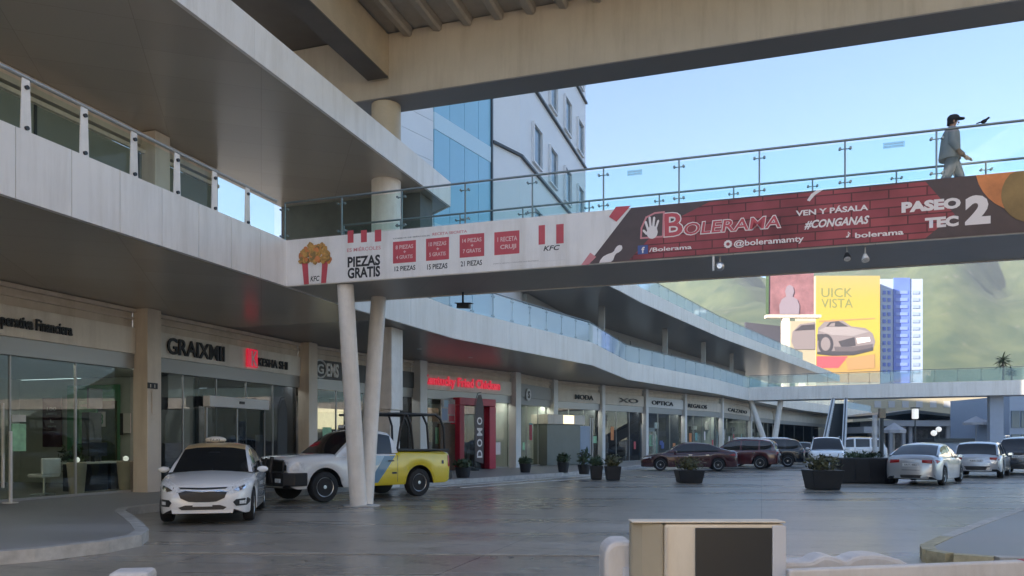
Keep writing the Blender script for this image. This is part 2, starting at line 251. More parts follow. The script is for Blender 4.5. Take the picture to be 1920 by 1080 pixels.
# ---------------------------------------------------------------- mesh builder
class MB:
    def __init__(s): s.v = []; s.f = []; s.m = []
    def add(s, vs, fs, m=0):
        k = len(s.v); s.v += [Vector(p) for p in vs]; s.f += [tuple(i + k for i in f) for f in fs]; s.m += [m] * len(fs); return s
    def quad(s, a, b, c, d, m=0): return s.add([a, b, c, d], [(0, 1, 2, 3)], m)
    def obox(s, o, x, y, z, m=0):        # corner o, edge vectors x, y, z
        o = Vector(o); x = Vector(x); y = Vector(y); z = Vector(z)
        if x.cross(y).dot(z) < 0: x, y = y, x
        vs = [o, o + x, o + x + y, o + y, o + z, o + x + z, o + x + y + z, o + y + z]
        return s.add(vs, [(3, 2, 1, 0), (4, 5, 6, 7), (0, 1, 5, 4), (1, 2, 6, 5), (2, 3, 7, 6), (3, 0, 4, 7)], m)
    def box(s, c, sx, sy, sz, yaw=0.0, m=0, ax=None):     # centre c
        x = Vector((math.cos(yaw), math.sin(yaw), 0)) if ax is None else Vector(ax)
        y = Vector((-x.y, x.x, 0)); c = Vector(c)
        return s.obox(c - x * sx / 2 - y * sy / 2 - UP * sz / 2, x * sx, y * sy, UP * sz, m)
    def bar(s, p, q, w, h, m=0, up=UP):
        p = Vector(p); q = Vector(q); d = (q - p); n = d.normalized(); r = n.cross(up)
        if r.length < 1e-4: r = n.cross(Vector((1, 0, 0)))
        r.normalize(); t = r.cross(n)
        return s.obox(p - r * w / 2 - t * h / 2, r * w, t * h, d, m)
    def prism(s, poly, z0, z1, m=0):
        A = sum(poly[i][0] * poly[(i + 1) % len(poly)][1] - poly[(i + 1) % len(poly)][0] * poly[i][1] for i in range(len(poly)))
        if A < 0: poly = poly[::-1]
        n = len(poly); vs = [(p[0], p[1], z0) for p in poly] + [(p[0], p[1], z1) for p in poly]
        return s.add(vs, [tuple(range(n))[::-1], tuple(range(n, 2 * n))] + [(i, (i + 1) % n, n + (i + 1) % n, n + i) for i in range(n)], m)
    def plate(s, pts, nrm, th, m=0):     # flat outline given in world space, thickened by th along nrm
        nrm = Vector(nrm); n = len(pts); pts = [Vector(p) for p in pts]
        a = Vector((0, 0, 0))
        for i in range(n): a += (pts[i] - pts[0]).cross(pts[(i + 1) % n] - pts[0])
        if a.dot(nrm) < 0: pts = pts[::-1]
        vs = pts + [p + nrm * th for p in pts]
        return s.add(vs, [tuple(range(n))[::-1], tuple(range(n, 2 * n))] + [(i, (i + 1) % n, n + (i + 1) % n, n + i) for i in range(n)], m)
    def tube(s, p, q, r0, r1=None, n=12, m=0):
        p = Vector(p); q = Vector(q); r1 = r0 if r1 is None else r1; d = (q - p).normalized()
        e = d.orthogonal().normalized(); g = d.cross(e); vs = []
        for c, r in ((p, r0), (q, r1)):
            vs += [c + (e * math.cos(2 * PI * i / n) + g * math.sin(2 * PI * i / n)) * r for i in range(n)]
        return s.add(vs, [(i, (i + 1) % n, n + (i + 1) % n, n + i) for i in range(n)] + [tuple(range(n))[::-1], tuple(range(n, 2 * n))], m)
    def path(s, pts, r, n=8, m=0, closed=False):
        pts = [Vector(p) for p in pts]; K = len(pts); vs = []; pe = None
        for i, p in enumerate(pts):
            t = (pts[min(i + 1, K - 1)] - pts[max(i - 1, 0)]).normalized()
            e = t.orthogonal().normalized() if pe is None else (pe - t * pe.dot(t)).normalized()
            pe = e; g = t.cross(e); rr = r[i] if isinstance(r, (list, tuple)) else r
            vs += [p + (e * math.cos(2 * PI * k / n) + g * math.sin(2 * PI * k / n)) * rr for k in range(n)]
        fs = [(i * n + k, i * n + (k + 1) % n, (i + 1) * n + (k + 1) % n, (i + 1) * n + k) for i in range(K - 1) for k in range(n)]
        return s.add(vs, fs + [tuple(range(n))[::-1], tuple(range((K - 1) * n, K * n))], m)
    def lathe(s, prof, c=(0, 0, 0), n=20, m=0, axis=UP, caps=True):
        axis = Vector(axis).normalized(); e = axis.orthogonal().normalized(); g = axis.cross(e); c = Vector(c); vs = []
        for r, z in prof: vs += [c + axis * z + (e * math.cos(2 * PI * k / n) + g * math.sin(2 * PI * k / n)) * max(r, 1e-4) for k in range(n)]
        K = len(prof)
        return s.add(vs, [(i * n + k, i * n + (k + 1) % n, (i + 1) * n + (k + 1) % n, (i + 1) * n + k) for i in range(K - 1) for k in range(n)] + ([tuple(range(n))[::-1], tuple(range((K - 1) * n, K * n))] if caps else []), m)
    def ball(s, c, rx, ry, rz, n=12, k=8, m=0):
        c = Vector(c); prof = [(math.sin(PI * i / k), -math.cos(PI * i / k)) for i in range(k + 1)]; vs = []
        for r, z in prof: vs += [c + Vector((rx * r * math.cos(2 * PI * j / n), ry * r * math.sin(2 * PI * j / n), rz * z)) for j in range(n)]
        return s.add(vs, [(i * n + j, i * n + (j + 1) % n, (i + 1) * n + (j + 1) % n, (i + 1) * n + j) for i in range(k) for j in range(n)], m)
    def build(s, name, mats, parent=None, smooth=False, weld=False, kind=None, bevel=0.0, label=None):
        me = bpy.data.meshes.new(name); me.from_pydata(s.v, [], s.f)
        mats = mats if isinstance(mats, (list, tuple)) else [mats]
        for k in mats: me.materials.append(M[k] if isinstance(k, str) else k)
        me.polygons.foreach_set('material_index', s.m)
        if weld:
            bm = bmesh.new(); bm.from_mesh(me); bmesh.ops.remove_doubles(bm, verts=bm.verts, dist=1e-4); bm.to_mesh(me); bm.free()
        if smooth: me.shade_smooth() if smooth is True else me.set_sharp_from_angle(angle=smooth) if False else None
        o = bpy.data.objects.new(name, me); COL.objects.link(o)
        if smooth and smooth is not True:
            me.shade_smooth(); me.set_sharp_from_angle(angle=smooth)
        if bevel:
            b = o.modifiers.new('bevel', 'BEVEL'); b.width = bevel; b.segments = 2; b.limit_method = 'ANGLE'; b.angle_limit = R(40)
        if parent is not None: adopt(o, parent)
        if kind: o['kind'] = kind
        if label: o['label'] = label
        me.update(); return o
def rootm(o):
    m = Matrix.LocRotScale(o.location, o.rotation_euler, o.scale)
    return m if o.parent is None else rootm(o.parent) @ o.matrix_parent_inverse @ m
def adopt(o, p):
    o.parent = p; o.matrix_parent_inverse = rootm(p).inverted()
def tag(o, label, cat, group=None):
    o['label'] = label; o['category'] = cat
    if group: o['group'] = group
    return o
def thing(name, label, cat, loc=(0, 0, 0), group=None):
    o = bpy.data.objects.new(name, None); COL.objects.link(o); o.location = loc; o.empty_display_size = 0.2
    return tag(o, label, cat, group)
def copy_tree(o, parent=None):
    c = o.copy(); COL.objects.link(c)
    if parent is not None: c.parent = parent
    for ch in list(o.children): copy_tree(ch, c)
    return c
# ---------------------------------------------------------------- lettering
def text_mesh(body, bold=0.0, shear=0.0, ext=0.0, space=1.0):
    cu = bpy.data.curves.new('t', 'FONT'); cu.body = body; cu.size = 1; cu.offset = bold; cu.shear = shear; cu.extrude = ext; cu.space_character = space; cu.resolution_u = 3; cu.align_x = 'LEFT'
    ob = bpy.data.objects.new('t', cu); COL.objects.link(ob)
    dg = bpy.context.evaluated_depsgraph_get(); me = bpy.data.meshes.new_from_object(ob.evaluated_get(dg))
    bpy.data.objects.remove(ob); bpy.data.curves.remove(cu); return me
def text(body, o, xd, yd, w, h, m, parent, name='lettering', bold=0.0, shear=0.0, ext=0.0, nrm=None, space=1.0):
    """lettering filling a w x h box whose lower left corner is o"""
    me = text_mesh(body, bold, shear, 0.05 if ext else 0.0, space)
    xs = [v.co.x for v in me.vertices]; ys = [v.co.y for v in me.vertices]; zs = [v.co.z for v in me.vertices]
    x0, x1, y0, y1, z0 = min(xs), max(xs), min(ys), max(ys), min(zs)
    xd = Vector(xd).normalized(); yd = Vector(yd).normalized(); nd = xd.cross(yd); o = Vector(o)
    for v in me.vertices:
        c = v.co.copy(); v.co = o + xd * ((c.x - x0) / (x1 - x0) * w) + yd * ((c.y - y0) / (y1 - y0) * h) + nd * ((c.z - z0) / 0.1 * ext)
    me.materials.clear(); me.materials.append(M[m] if isinstance(m, str) else m)
    me.name = name; ob = bpy.data.objects.new(name, me); COL.objects.link(ob)
    if parent is not None: adopt(ob, parent)
    return ob
def interp(pts, x):
    """monotone cubic through (x, y) control points"""
    n = len(pts)
    if x <= pts[0][0]: return pts[0][1]
    if x >= pts[-1][0]: return pts[-1][1]
    d = [(pts[i + 1][1] - pts[i][1]) / (pts[i + 1][0] - pts[i][0]) for i in range(n - 1)]
    t = [d[0]] + [0 if d[i - 1] * d[i] <= 0 else 2 * d[i - 1] * d[i] / (d[i - 1] + d[i]) for i in range(1, n - 1)] + [d[-1]]
    for i in range(n - 1):
        if x <= pts[i + 1][0]:
            h = pts[i + 1][0] - pts[i][0]; s = (x - pts[i][0]) / h
            return (2 * s**3 - 3 * s**2 + 1) * pts[i][1] + (s**3 - 2 * s**2 + s) * h * t[i] + (-2 * s**3 + 3 * s**2) * pts[i + 1][1] + (s**3 - s**2) * h * t[i + 1]
# ================================================================ SETTING: ground, road, pavements, hills
def V2(x, y, z=0): return Vector((x, y, z))
g = MB(); g.quad((-1500, -300, -0.012), (1500, -300, -0.012), (1500, 2600, -0.012), (-1500, 2600, -0.012)); g.build('ground', 'road', kind='structure')
# near pavement (raised, with the kerb nose that encloses the parking bay) and the pavement of the bent wing
def kerbed(name, outer, inner, z=0.16, kw=0.20):
    """outer: street-side line; inner: building side line. The kerb is a strip along the outer line."""
    off = []
    for i, p in enumerate(outer):
        a = outer[max(i - 1, 0)]; b = outer[min(i + 1, len(outer) - 1)]
        d = (Vector(b) - Vector(a)).normalized(); off.append(Vector((p[0] - d.y * kw, p[1] + d.x * kw)))
    MB().prism([(p[0], p[1]) for p in off] + inner[::-1], -0.01, z - 0.006).build(name, 'walk', kind='structure')
    k = MB()
    for i in range(len(outer) - 1):
        k.prism([outer[i], outer[i + 1], tuple(off[i + 1]), tuple(off[i])], -0.01, z)
    return k
def arc(cx, cy, r, a0, a1, n=8): return [(cx + r * math.cos(R(a0 + (a1 - a0) * i / n)), cy + r * math.sin(R(a0 + (a1 - a0) * i / n))) for i in range(n + 1)]
S = lambda a, b: tuple(st(a, b).xy)
near_line = [(-14.0, 6.4), (-9.5, 7.9), (-7.4, 8.95), (-6.15, 9.9), (-5.62, 10.7), (-5.5, 11.4), (-5.72, 12.1), (-6.35, 13.2), (-7.1, 14.4), (-7.75, 15.4), (-8.0, 16.0), (-7.95, 16.5), (-7.7, 17.2), (-7.3, 18.6), (-7.1, 19.6), (-6.6, 21.0), (-5.6, 22.8), (-4.0, 25.2), (-2.85, 26.5), (3.4, 35.6)]
near_in = [S(-2, -21), S(40, -26), (-4, 46), (1.5, 41.5), (3.4, 38.6)]
kerbed('pavement', near_line, [S(0, -17), S(17, -17), S(27, -16.9), (-5.0, 35.2), (-0.4, 41.2), (1.6, 43), (3.4, 41)]).build('kerb', 'kerb', kind='structure')
far_line = [(3.4, 35.6), (4.9, 37.8), (6.2, 41.5), (8.2, 45.8), (14.6, 55.5), (21, 66.5), (34, 88)]
kerbed('pavement', far_line, [(3.4, 41), (1.6, 43.5), (5.2, 50), (8.8, 54), (16.5, 63.5), (29.5, 91)]).build('kerb', 'kerb', kind='structure')
# traffic island on the right with a worn yellow kerb nose
isl = [(16, 9.2), (9.5, 9.2), (6.6, 9.22), (5.85, 9.32), (5.5, 9.55), (5.42, 9.85), (5.6, 10.25), (6.4, 11.2), (8.0, 13.0), (10.0, 15.2), (14.5, 20.0), (24, 24), (24, 9.2)]
MB().prism(isl, -0.01, 0.15).build('island_pavement', 'walk', kind='structure')
k = MB()
for i in range(len(isl) - 1):
    p, q = Vector(isl[i]), Vector(isl[i + 1]); d = (q - p).normalized(); n = Vector((-d.y, d.x)) * -1
    k.prism([tuple(p + n * -0.14), tuple(q + n * -0.14), tuple(q + n * 0.03), tuple(p + n * 0.03)], -0.01, 0.158, 1 if 3 <= i <= 6 else 0)
k.build('island_kerb', ['kerb', 'kerbyellow'], kind='structure')
# pale concrete strips and paint lines
def strip(name, p, q, w, m, z=0.004):
    p = Vector(p); q = Vector(q); d = (q - p).normalized(); n = Vector((-d.y, d.x)) * w / 2
    MB().prism([tuple(p + n), tuple(q + n), tuple(q - n), tuple(p - n)], -0.01, z).build(name, m, kind='structure')
strip('road_marking', (-4.9, 10.75), (3.2, 10.35), 0.10, mat('worn pale line', (0.36, 0.34, 0.31), 0.6, var=0.3, scale=3), 0.003)
strip('road_marking', (-2.6, 26.0), (3.6, 34.9), 0.12, 'white')
strip('road_marking', (-1.7, 25.6), (4.4, 33.9), 0.10, 'white')
strip('road_marking', (-8, 6.3), (4, 5.7), 0.9, 'walk', 0.004)
def grate(c, w, l, yaw):
    o = MB(); o.box((c[0], c[1], 0.0), w, l, 0.012, yaw); return o
# hills
def hills():
    b = MB(); nx, ny = 130, 60; from mathutils import noise
    x0, x1, y0, y1 = -420, 1150, 330, 1180
    def nn0(x, y): return noise.fractal(Vector((x * 0.012, y * 0.012, 1.7)), 1.0, 2.0, 4)
    def hgt(x, y):
        s = min(1, max(0, (y - 330) / 560.0)); s = s * s * (3 - 2 * s)
        px = x / max(y, 1)
        base = interp([(-0.6, 30), (0.05, 120), (0.15, 190), (0.25, 205), (0.36, 205), (0.5, 222), (0.60, 262), (0.66, 300), (0.8, 280), (1.2, 220)], px)
        nn = noise.fractal(Vector((x * 0.0075, y * 0.0075, 3.1)), 1.0, 2.0, 6)
        n2 = noise.fractal(Vector((x * 0.035, y * 0.035, 9.7)), 1.0, 2.0, 5)
        rid = 1 - abs(noise.noise(Vector((x * 0.0085 + 1.3, y * 0.0022, 5.5)))) * 1.7
        base += interp([(0.44, 0), (0.50, 18), (0.55, 58), (0.565, 58), (0.655, -62), (0.72, -20), (0.85, 30)], px + 0.012 * nn0(x, y)) * min(1, s * 1.6)
        return min(s * (base * (0.80 + 0.20 * nn + 0.20 * rid) + 5 * n2) - 1, 262)
    vs = [Vector((x0 + (x1 - x0) * i / nx, y0 + (y1 - y0) * j / ny, 0)) for j in range(ny + 1) for i in range(nx + 1)]
    for p in vs: p.z = hgt(p.x, p.y)
    fs = [(j * (nx + 1) + i, j * (nx + 1) + i + 1, (j + 1) * (nx + 1) + i + 1, (j + 1) * (nx + 1) + i) for j in range(ny) for i in range(nx)]
    b.add(vs, fs); b.build('hills', 'hill', smooth=True, kind='structure'); return hgt
hill_h = hills()

# ================================================================ THE MALL
FL = [S(-8, -10.65), (-5.34, 17.9), (-4.37, 21.0), (-2.12, 27.0), (3.73, 36.5), (6.73, 45.1), (15.4, 58.3), (21.0, 68.2), (34.0, 90.0), (58.0, 124.0)]
FAC = [S(-8, -16.4), S(7.6, -16.4), S(17.0, -16.4), (-7.8, 28.5), (-4.4, 34.8), (0.05, 40.5), (2.3, 45.4), (5.7, 49.5), (9.2, 53.5), (13.0, 58.4), (17.4, 64.2), (23.0, 74.5), (29.0, 85.5), (54.0, 124.0)]
mall = thing('mall_building', 'two storey white shopping mall with dark soffits bending along the left of the street', 'building', (-9, 25, 0))
def offset(line, d):
    out = []
    for i, p in enumerate(line):
        a = Vector(line[max(i - 1, 0)]); b = Vector(line[min(i + 1, len(line) - 1)]); t = (b - a).normalized()
        out.append((p[0] + t.y * d, p[1] - t.x * d))       # +d is towards the street
    return out
def band(b, line, z0, z1, th, step=1.0, gap=0.010, i0=0, i1=None):
    i1 = len(line) - 1 if i1 is None else i1; off = offset(line, th)
    for i in range(i0, i1):
        p, q, P, Q = map(Vector, (line[i], line[i + 1], off[i], off[i + 1])); L = (q - p).length; n = max(1, round(L / step))
        for j in range(n):
            s0 = j / n + (gap / L / 2 if j else 0); s1 = (j + 1) / n - (gap / L / 2 if j < n - 1 else 0)
            b.prism([tuple(p.lerp(q, s0)), tuple(p.lerp(q, s1)), tuple(P.lerp(Q, s1)), tuple(P.lerp(Q, s0))], z0, z1)
    return b
BACK2 = offset(FAC, -6.5)
def slab(name, front, back, z0, z1, m):
    b = MB(); b.prism([tuple(p) for p in front] + [tuple(p) for p in back][::-1], z0, z1); return b.build(name, m, mall)
SPL = st(20.5, -10.65), st(20.5, -23)
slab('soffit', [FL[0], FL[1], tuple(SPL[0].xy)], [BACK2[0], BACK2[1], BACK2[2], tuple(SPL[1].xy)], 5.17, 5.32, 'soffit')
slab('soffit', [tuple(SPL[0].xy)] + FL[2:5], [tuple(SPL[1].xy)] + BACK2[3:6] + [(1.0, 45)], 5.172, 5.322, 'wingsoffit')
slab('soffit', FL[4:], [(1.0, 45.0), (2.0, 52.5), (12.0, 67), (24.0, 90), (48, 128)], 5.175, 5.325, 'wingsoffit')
slab('floor_slab', FL[:5], BACK2[:6] + [(1.0, 45)], 5.33, 6.08, 'cream')
slab('floor_slab', FL[4:], [(1.0, 45.0), (2.0, 52.5), (12.0, 67), (24.0, 90), (48, 128)], 5.335, 6.075, 'cream')
for i0, i1, stp in ((0, 1, 0.97), (1, 3, 3.0), (3, 4, 4.0), (4, 5, 9.0), (5, 6, 4.0), (6, 9, 4.0)):
    band(MB(), FL, 5.15, 6.22, 0.10, stp, 0.012, i0, i1).build('fascia', 'fascia', mall)
# upper slab of the near block (ends in a sharp prow) and of the bent wing
E1 = st(25.3, -10.65); E2 = E1 + Vector((-0.58, 0.82, 0)) * 5.4
UPN = [S(-8, -10.65), tuple(E1.xy), tuple(E2.xy), S(27.5, -16.4), S(-8, -16.4)]
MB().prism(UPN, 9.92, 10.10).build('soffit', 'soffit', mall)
MB().prism(UPN, 10.105, 10.72).build('roof_slab', 'cream', mall)
band(MB(), [S(-8, -10.65), tuple(E1.xy), tuple(E2.xy)], 9.90, 10.76, 0.09, 6.0, 0.006).build('fascia', 'fascia', mall)
UPF = [(4.2, 39.6), (5.9, 42.7), (7.75, 46.4), (16.9, 62.3), (33.4, 88.0), (46, 108)]
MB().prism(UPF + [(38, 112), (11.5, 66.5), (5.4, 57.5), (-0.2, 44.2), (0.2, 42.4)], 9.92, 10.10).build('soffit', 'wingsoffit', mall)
MB().prism(UPF + [(38, 112), (11.5, 66.5), (5.4, 57.5), (-0.2, 44.2), (0.2, 42.4)], 10.105, 10.72).build('roof_slab', 'cream', mall)
band(MB(), [(0.2, 42.4)] + UPF, 9.90, 10.78, 0.09, 6.0, 0.01).build('fascia', 'fascia', mall)
# unseen masses above and behind, added to keep the low sun off the street
MB().prism([S(-30, -16.6), S(18.5, -16.6), S(18.5, -40), S(-30, -40)], 10.73, 20.5).build('sun_blocking_storey', 'cream', mall)
MB().prism([S(-30, -16.4), S(-8.01, -16.4), S(-8.01, -34), S(-30, -34)], 0, 10.72).build('wall', 'cream', mall)
MB().prism([S(-30, -10.65), S(-8.02, -10.65), S(-8.02, -16.38), S(-30, -16.38)], 5.15, 6.2).build('floor_slab', 'cream', mall)
# level two wall of the near block: glazed front with dark transom, then an opening to the sky
b = MB(); wl = -15.95
b.obox(st(-8, wl, 9.55), U * 27.6, W * -0.2, UP * 0.36); b.obox(st(-8, wl + 0.12, 9.30), U * 27.6, W * -0.1, UP * 0.10); b.build('cornice', 'cream', mall)
for i in range(9):
    a0 = -8 + i * 3.06
    MB().obox(st(a0 + 0.03, wl, 6.2), U * 3.0, W * -0.03, UP * 3.1).build('window', 'galleryglass', mall)
b = MB(); b.obox(st(-8, wl + 0.03, 8.25), U * 27.6, W * -0.09, UP * 0.09)
for i in range(10): b.obox(st(-8.03 + i * 3.06, wl + 0.02, 6.2), U * 0.07, W * -0.08, UP * 3.1)
b.build('window_frame', 'darkmetal', mall)
MB().obox(st(-8, wl - 3.2, 6.1), U * 27.4, W * -0.1, UP * 3.8).build('back_wall', 'shopwall', mall)
MB().obox(st(19.55, wl - 3.2, 6.1), U * 0.12, W * 3.2, UP * 3.8).build('end_wall', 'cream', mall)
# pillars
def pillar(p, z0, z1, w=0.5, d=0.5, m='cream', ax=U): return MB().box(Vector((p[0], p[1], (z0 + z1) / 2)), w, d, z1 - z0, 0, 0, ax).build('pillar', m, mall, bevel=0.015)
pillar(S(16.9, -15.75), 6.2, 9.9, 0.55, 0.5); pillar(S(7.6, -15.75), 6.2, 9.9, 0.55, 0.5)
for i in range(1, 12):
    p = Vector(FAC[i]); t = (Vector(FAC[i + 1]) - Vector(FAC[i - 1])).normalized(); n = Vector((t.y, -t.x))
    far = i > 6
    pillar(p + n * (0.28 if i < 5 else 0.1), 0.1, 5.17, 0.50 if not far else 0.34, 0.5 if not far else 0.34, 'cream' if i < 4 else 'white', Vector((t.x, t.y, 0)))
# round columns of the near block; the ground floor one is clad in white panels
cc = st(22.3, -11.55)
MB().lathe([(0.47, 6.2), (0.47, 9.92)], (cc.x, cc.y, 0), 28).build('round_column', 'whitecol', mall, smooth=R(40))
MB().lathe([(0.47, 10.72), (0.47, 12.42)], (cc.x, cc.y, 0), 28).build('round_column', 'steelbeam', mall, smooth=R(40))
MB().box((cc.x, cc.y, 1.3), 0.66, 0.66, 2.5, 0, 0, W).build('pillar', 'whitecol', mall, bevel=0.02)
b = MB(); b.box((cc.x, cc.y, 3.86), 0.80, 0.80, 2.62, 0, 0, W)
b.build('column_cladding', 'whitecol', mall, bevel=0.02)
# dark store room at the mouth of the footbridge, with a door
MB().prism([S(23.6, -16.4), S(23.6, -10.95), S(24.6, -10.95), S(26.4, -16.4)], 6.2, 9.92).build('dark_wall', mat('dark grey render', (0.13, 0.135, 0.135), 0.7, var=0.12), mall)
o = MB(); o.obox(st(23.57, -15.2, 6.2), W * 1.0, U * -0.06, UP * 2.2); o.build('door', 'alu', mall)
# ground floor shop bays
def bay(i, gl='shopglass', inner='shopwall', sign='cream', panes=4, depth=5.0, sb=(3.93, 4.64), head=(3.52, 3.926), inside=None, zf=0.17, i0=0.0, i1=0.0):
    p, q = Vector(FAC[i]), Vector(FAC[i + 1]); L = (q - p).length; d = (q - p) / L; n = Vector((d.y, -d.x)); D = Vector((d.x, d.y, 0)); Nn = Vector((n.x, n.y, 0)); O = Vector((p.x, p.y, 0))
    P = lambda s, t, z: O + D * s + Nn * t + UP * z
    e = 0.26; l = L - 2 * e
    x = MB()
    x.obox(P(e, -0.30, 4.66), D * l, Nn * 0.30, UP * 0.51); x.obox(P(e, 0.0, 4.86), D * l, Nn * 0.10, UP * 0.06); x.obox(P(e, 0, 5.05), D * l, Nn * 0.16, UP * 0.10)
    x.build('lintel', 'cream', mall)
    MB().obox(P(e, -0.2, sb[0]), D * l, Nn * 0.34, UP * (sb[1] - sb[0])).build('sign_band', sign, mall, bevel=0.01)
    MB().obox(P(e, -0.22, head[0]), D * l, Nn * 0.30, UP * (head[1] - head[0])).build('window_head', 'alu', mall)
    for k in range(panes):
        w = MB().obox(P(e + l * k / panes + 0.02, -0.06, zf + 0.05), D * (l / panes - 0.04), Nn * 0.02, UP * (head[0] - zf - 0.05)).build('window', gl, mall)
        f = MB(); f.obox(P(e + l * k / panes - 0.02, -0.08, zf), D * 0.04, Nn * 0.06, UP * (head[0] - zf))
        f.obox(P(e + l * k / panes + 0.022, -0.08, zf - 0.01), D * (l / panes - 0.044), Nn * 0.07, UP * 0.06)
        f.build('frame', 'alu', w)
        if inside and i >= 2:
            rp = random.Random(i * 97 + k * 13)
            for q in range(rp.choice((0, 1, 1, 2))):
                pw, ph = rp.uniform(.25, .6), rp.uniform(.3, 1.0); ps = e + l * k / panes + rp.uniform(.1, max(.12, l / panes - pw - .1)); pz = zf + rp.uniform(.5, 1.6)
                MB().obox(P(ps, -0.036, pz), D * pw, Nn * 0.004, UP * ph).build('window_poster', rp.choice(('red', 'whiteink', 'teal', 'posterp', 'blueink', 'orange', 'ink', 'greenpost')), w)
    b = MB(); X0, X1 = i0, L + i1; LI = X1 - X0; b.obox(P(X0 + .01, -depth, zf - 0.02), D * (LI - .02), Nn * (depth - 0.1), UP * 0.02); b.build('shop_floor', 'floor', mall)
    b = MB(); b.obox(P(X0, -depth - 0.1, 0.1), D * LI, Nn * 0.1, UP * 4.0)
    b.obox(P(X0 + .01, -depth, 0.1), D * 0.06, Nn * (depth - 0.35), UP * 3.5); b.obox(P(X1 - .07, -depth, 0.1), D * 0.06, Nn * (depth - 0.35), UP * 3.5)
    b.build('shop_wall', inner, mall)
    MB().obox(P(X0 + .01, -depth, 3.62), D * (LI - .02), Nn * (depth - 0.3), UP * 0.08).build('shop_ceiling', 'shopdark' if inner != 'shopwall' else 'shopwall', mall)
    for k in range(3): MB().obox(P(X0 + LI * (k + .5) / 3 - .5, -0.40, 3.59), D * 1.4, Nn * -0.16, UP * 0.025).build('hidden_fill_strip', 'shoplight', mall)  # glowing strips added out of sight behind the heads to brighten the displays
    if inside: 
        rr = random.Random(i * 31 + 5); x = MB(); ml = inside
        s = 0.5
        while s < L - 0.8:
            w = rr.uniform(0.35, 1.3); h = rr.uniform(1.0, 2.6); t = -rr.uniform(0.7, 2.4)
            x.obox(P(s, t, zf), D * w, Nn * -0.3, UP * h, rr.randrange(len(ml)))
            if rr.random() < 0.6: x.obox(P(s, t, 2.5), D * w * 1.1, Nn * -0.1, UP * rr.uniform(0.3, 0.8), rr.randrange(len(ml)))
            s += w + rr.uniform(0.1, 0.5)
        x.build('shop_display', list(ml), mall)
    return P, L
BAY = {}
BAY[0] = bay(0, sign='signcream')
BAY[1] = bay(1, sign='signcream', panes=5, depth=7.5, i1=2.6)
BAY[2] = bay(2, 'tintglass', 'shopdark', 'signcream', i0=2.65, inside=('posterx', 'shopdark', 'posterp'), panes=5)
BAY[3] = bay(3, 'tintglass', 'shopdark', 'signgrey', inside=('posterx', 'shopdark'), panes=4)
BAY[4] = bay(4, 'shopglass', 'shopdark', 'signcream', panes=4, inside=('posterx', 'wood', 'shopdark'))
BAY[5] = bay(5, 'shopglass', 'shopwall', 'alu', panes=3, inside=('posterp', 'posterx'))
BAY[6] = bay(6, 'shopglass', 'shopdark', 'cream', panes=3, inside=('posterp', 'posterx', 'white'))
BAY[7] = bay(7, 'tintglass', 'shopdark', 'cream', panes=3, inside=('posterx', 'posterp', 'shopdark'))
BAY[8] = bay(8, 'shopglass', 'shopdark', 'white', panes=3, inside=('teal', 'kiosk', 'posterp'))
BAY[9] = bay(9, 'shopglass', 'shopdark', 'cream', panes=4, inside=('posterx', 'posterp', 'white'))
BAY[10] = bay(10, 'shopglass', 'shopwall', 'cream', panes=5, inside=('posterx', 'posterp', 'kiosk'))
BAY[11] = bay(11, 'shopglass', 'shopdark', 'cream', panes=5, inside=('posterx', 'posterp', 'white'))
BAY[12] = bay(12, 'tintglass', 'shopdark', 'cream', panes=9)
# far wing, level two shopfronts behind the rail
L2F = [(0.6, 43.4), (4.0, 52.5), (11.5, 65.0), (16.6, 74.0), (28.0, 93.0)]
rr = random.Random(3)
for i in range(4):
    p, q = Vector(L2F[i]), Vector(L2F[i + 1]); L = (q - p).length; d = (q - p) / L; D = Vector((d.x, d.y, 0)); Nn = Vector((d.y, -d.x, 0)); O = Vector((p.x, p.y, 0))
    MB().obox(O + UP * 8.9, D * L, Nn * 0.25, UP * 1.0).build('sign_band', 'alu', mall)
    k = max(2, round(L / 2.6)); x = MB()
    for j in range(k):
        x.obox(O + D * (L * j / k + 0.05) + UP * 6.2, D * (L / k - 0.1), Nn * 0.08, UP * 2.68, rr.randrange(4))
        MB().obox(O + D * (L * j / k - 0.05) + UP * 6.2, D * 0.10, Nn * 0.2, UP * 2.69).build('window_frame', 'white', mall)
        if rr.random() < 0.5: MB().obox(O + D * (L * j / k + 0.3) + Nn * 0.26 + UP * 9.15, D * (L / k * 0.6), Nn * 0.05, UP * 0.35).build('sign_board', 'shade', mall)
    x.build('shop_display', ['posterp', 'white', 'hotelwin', 'posterx'], mall)
for p in ((5.6, 47.9), (11.4, 57.2), (16.2, 65.0), (21.0, 73.5)): pillar(p, 6.2, 9.92, 0.36, 0.36, 'alu')
# small ceiling lights let into the level one soffit
for a, bb in ((24, -12.5), (27.5, -12.8), (31, -12.0)):
    MB().lathe([(0.10, 0), (0.10, 0.03)], st(a, bb, 5.145), 14).build('ceiling_light', 'white', mall)
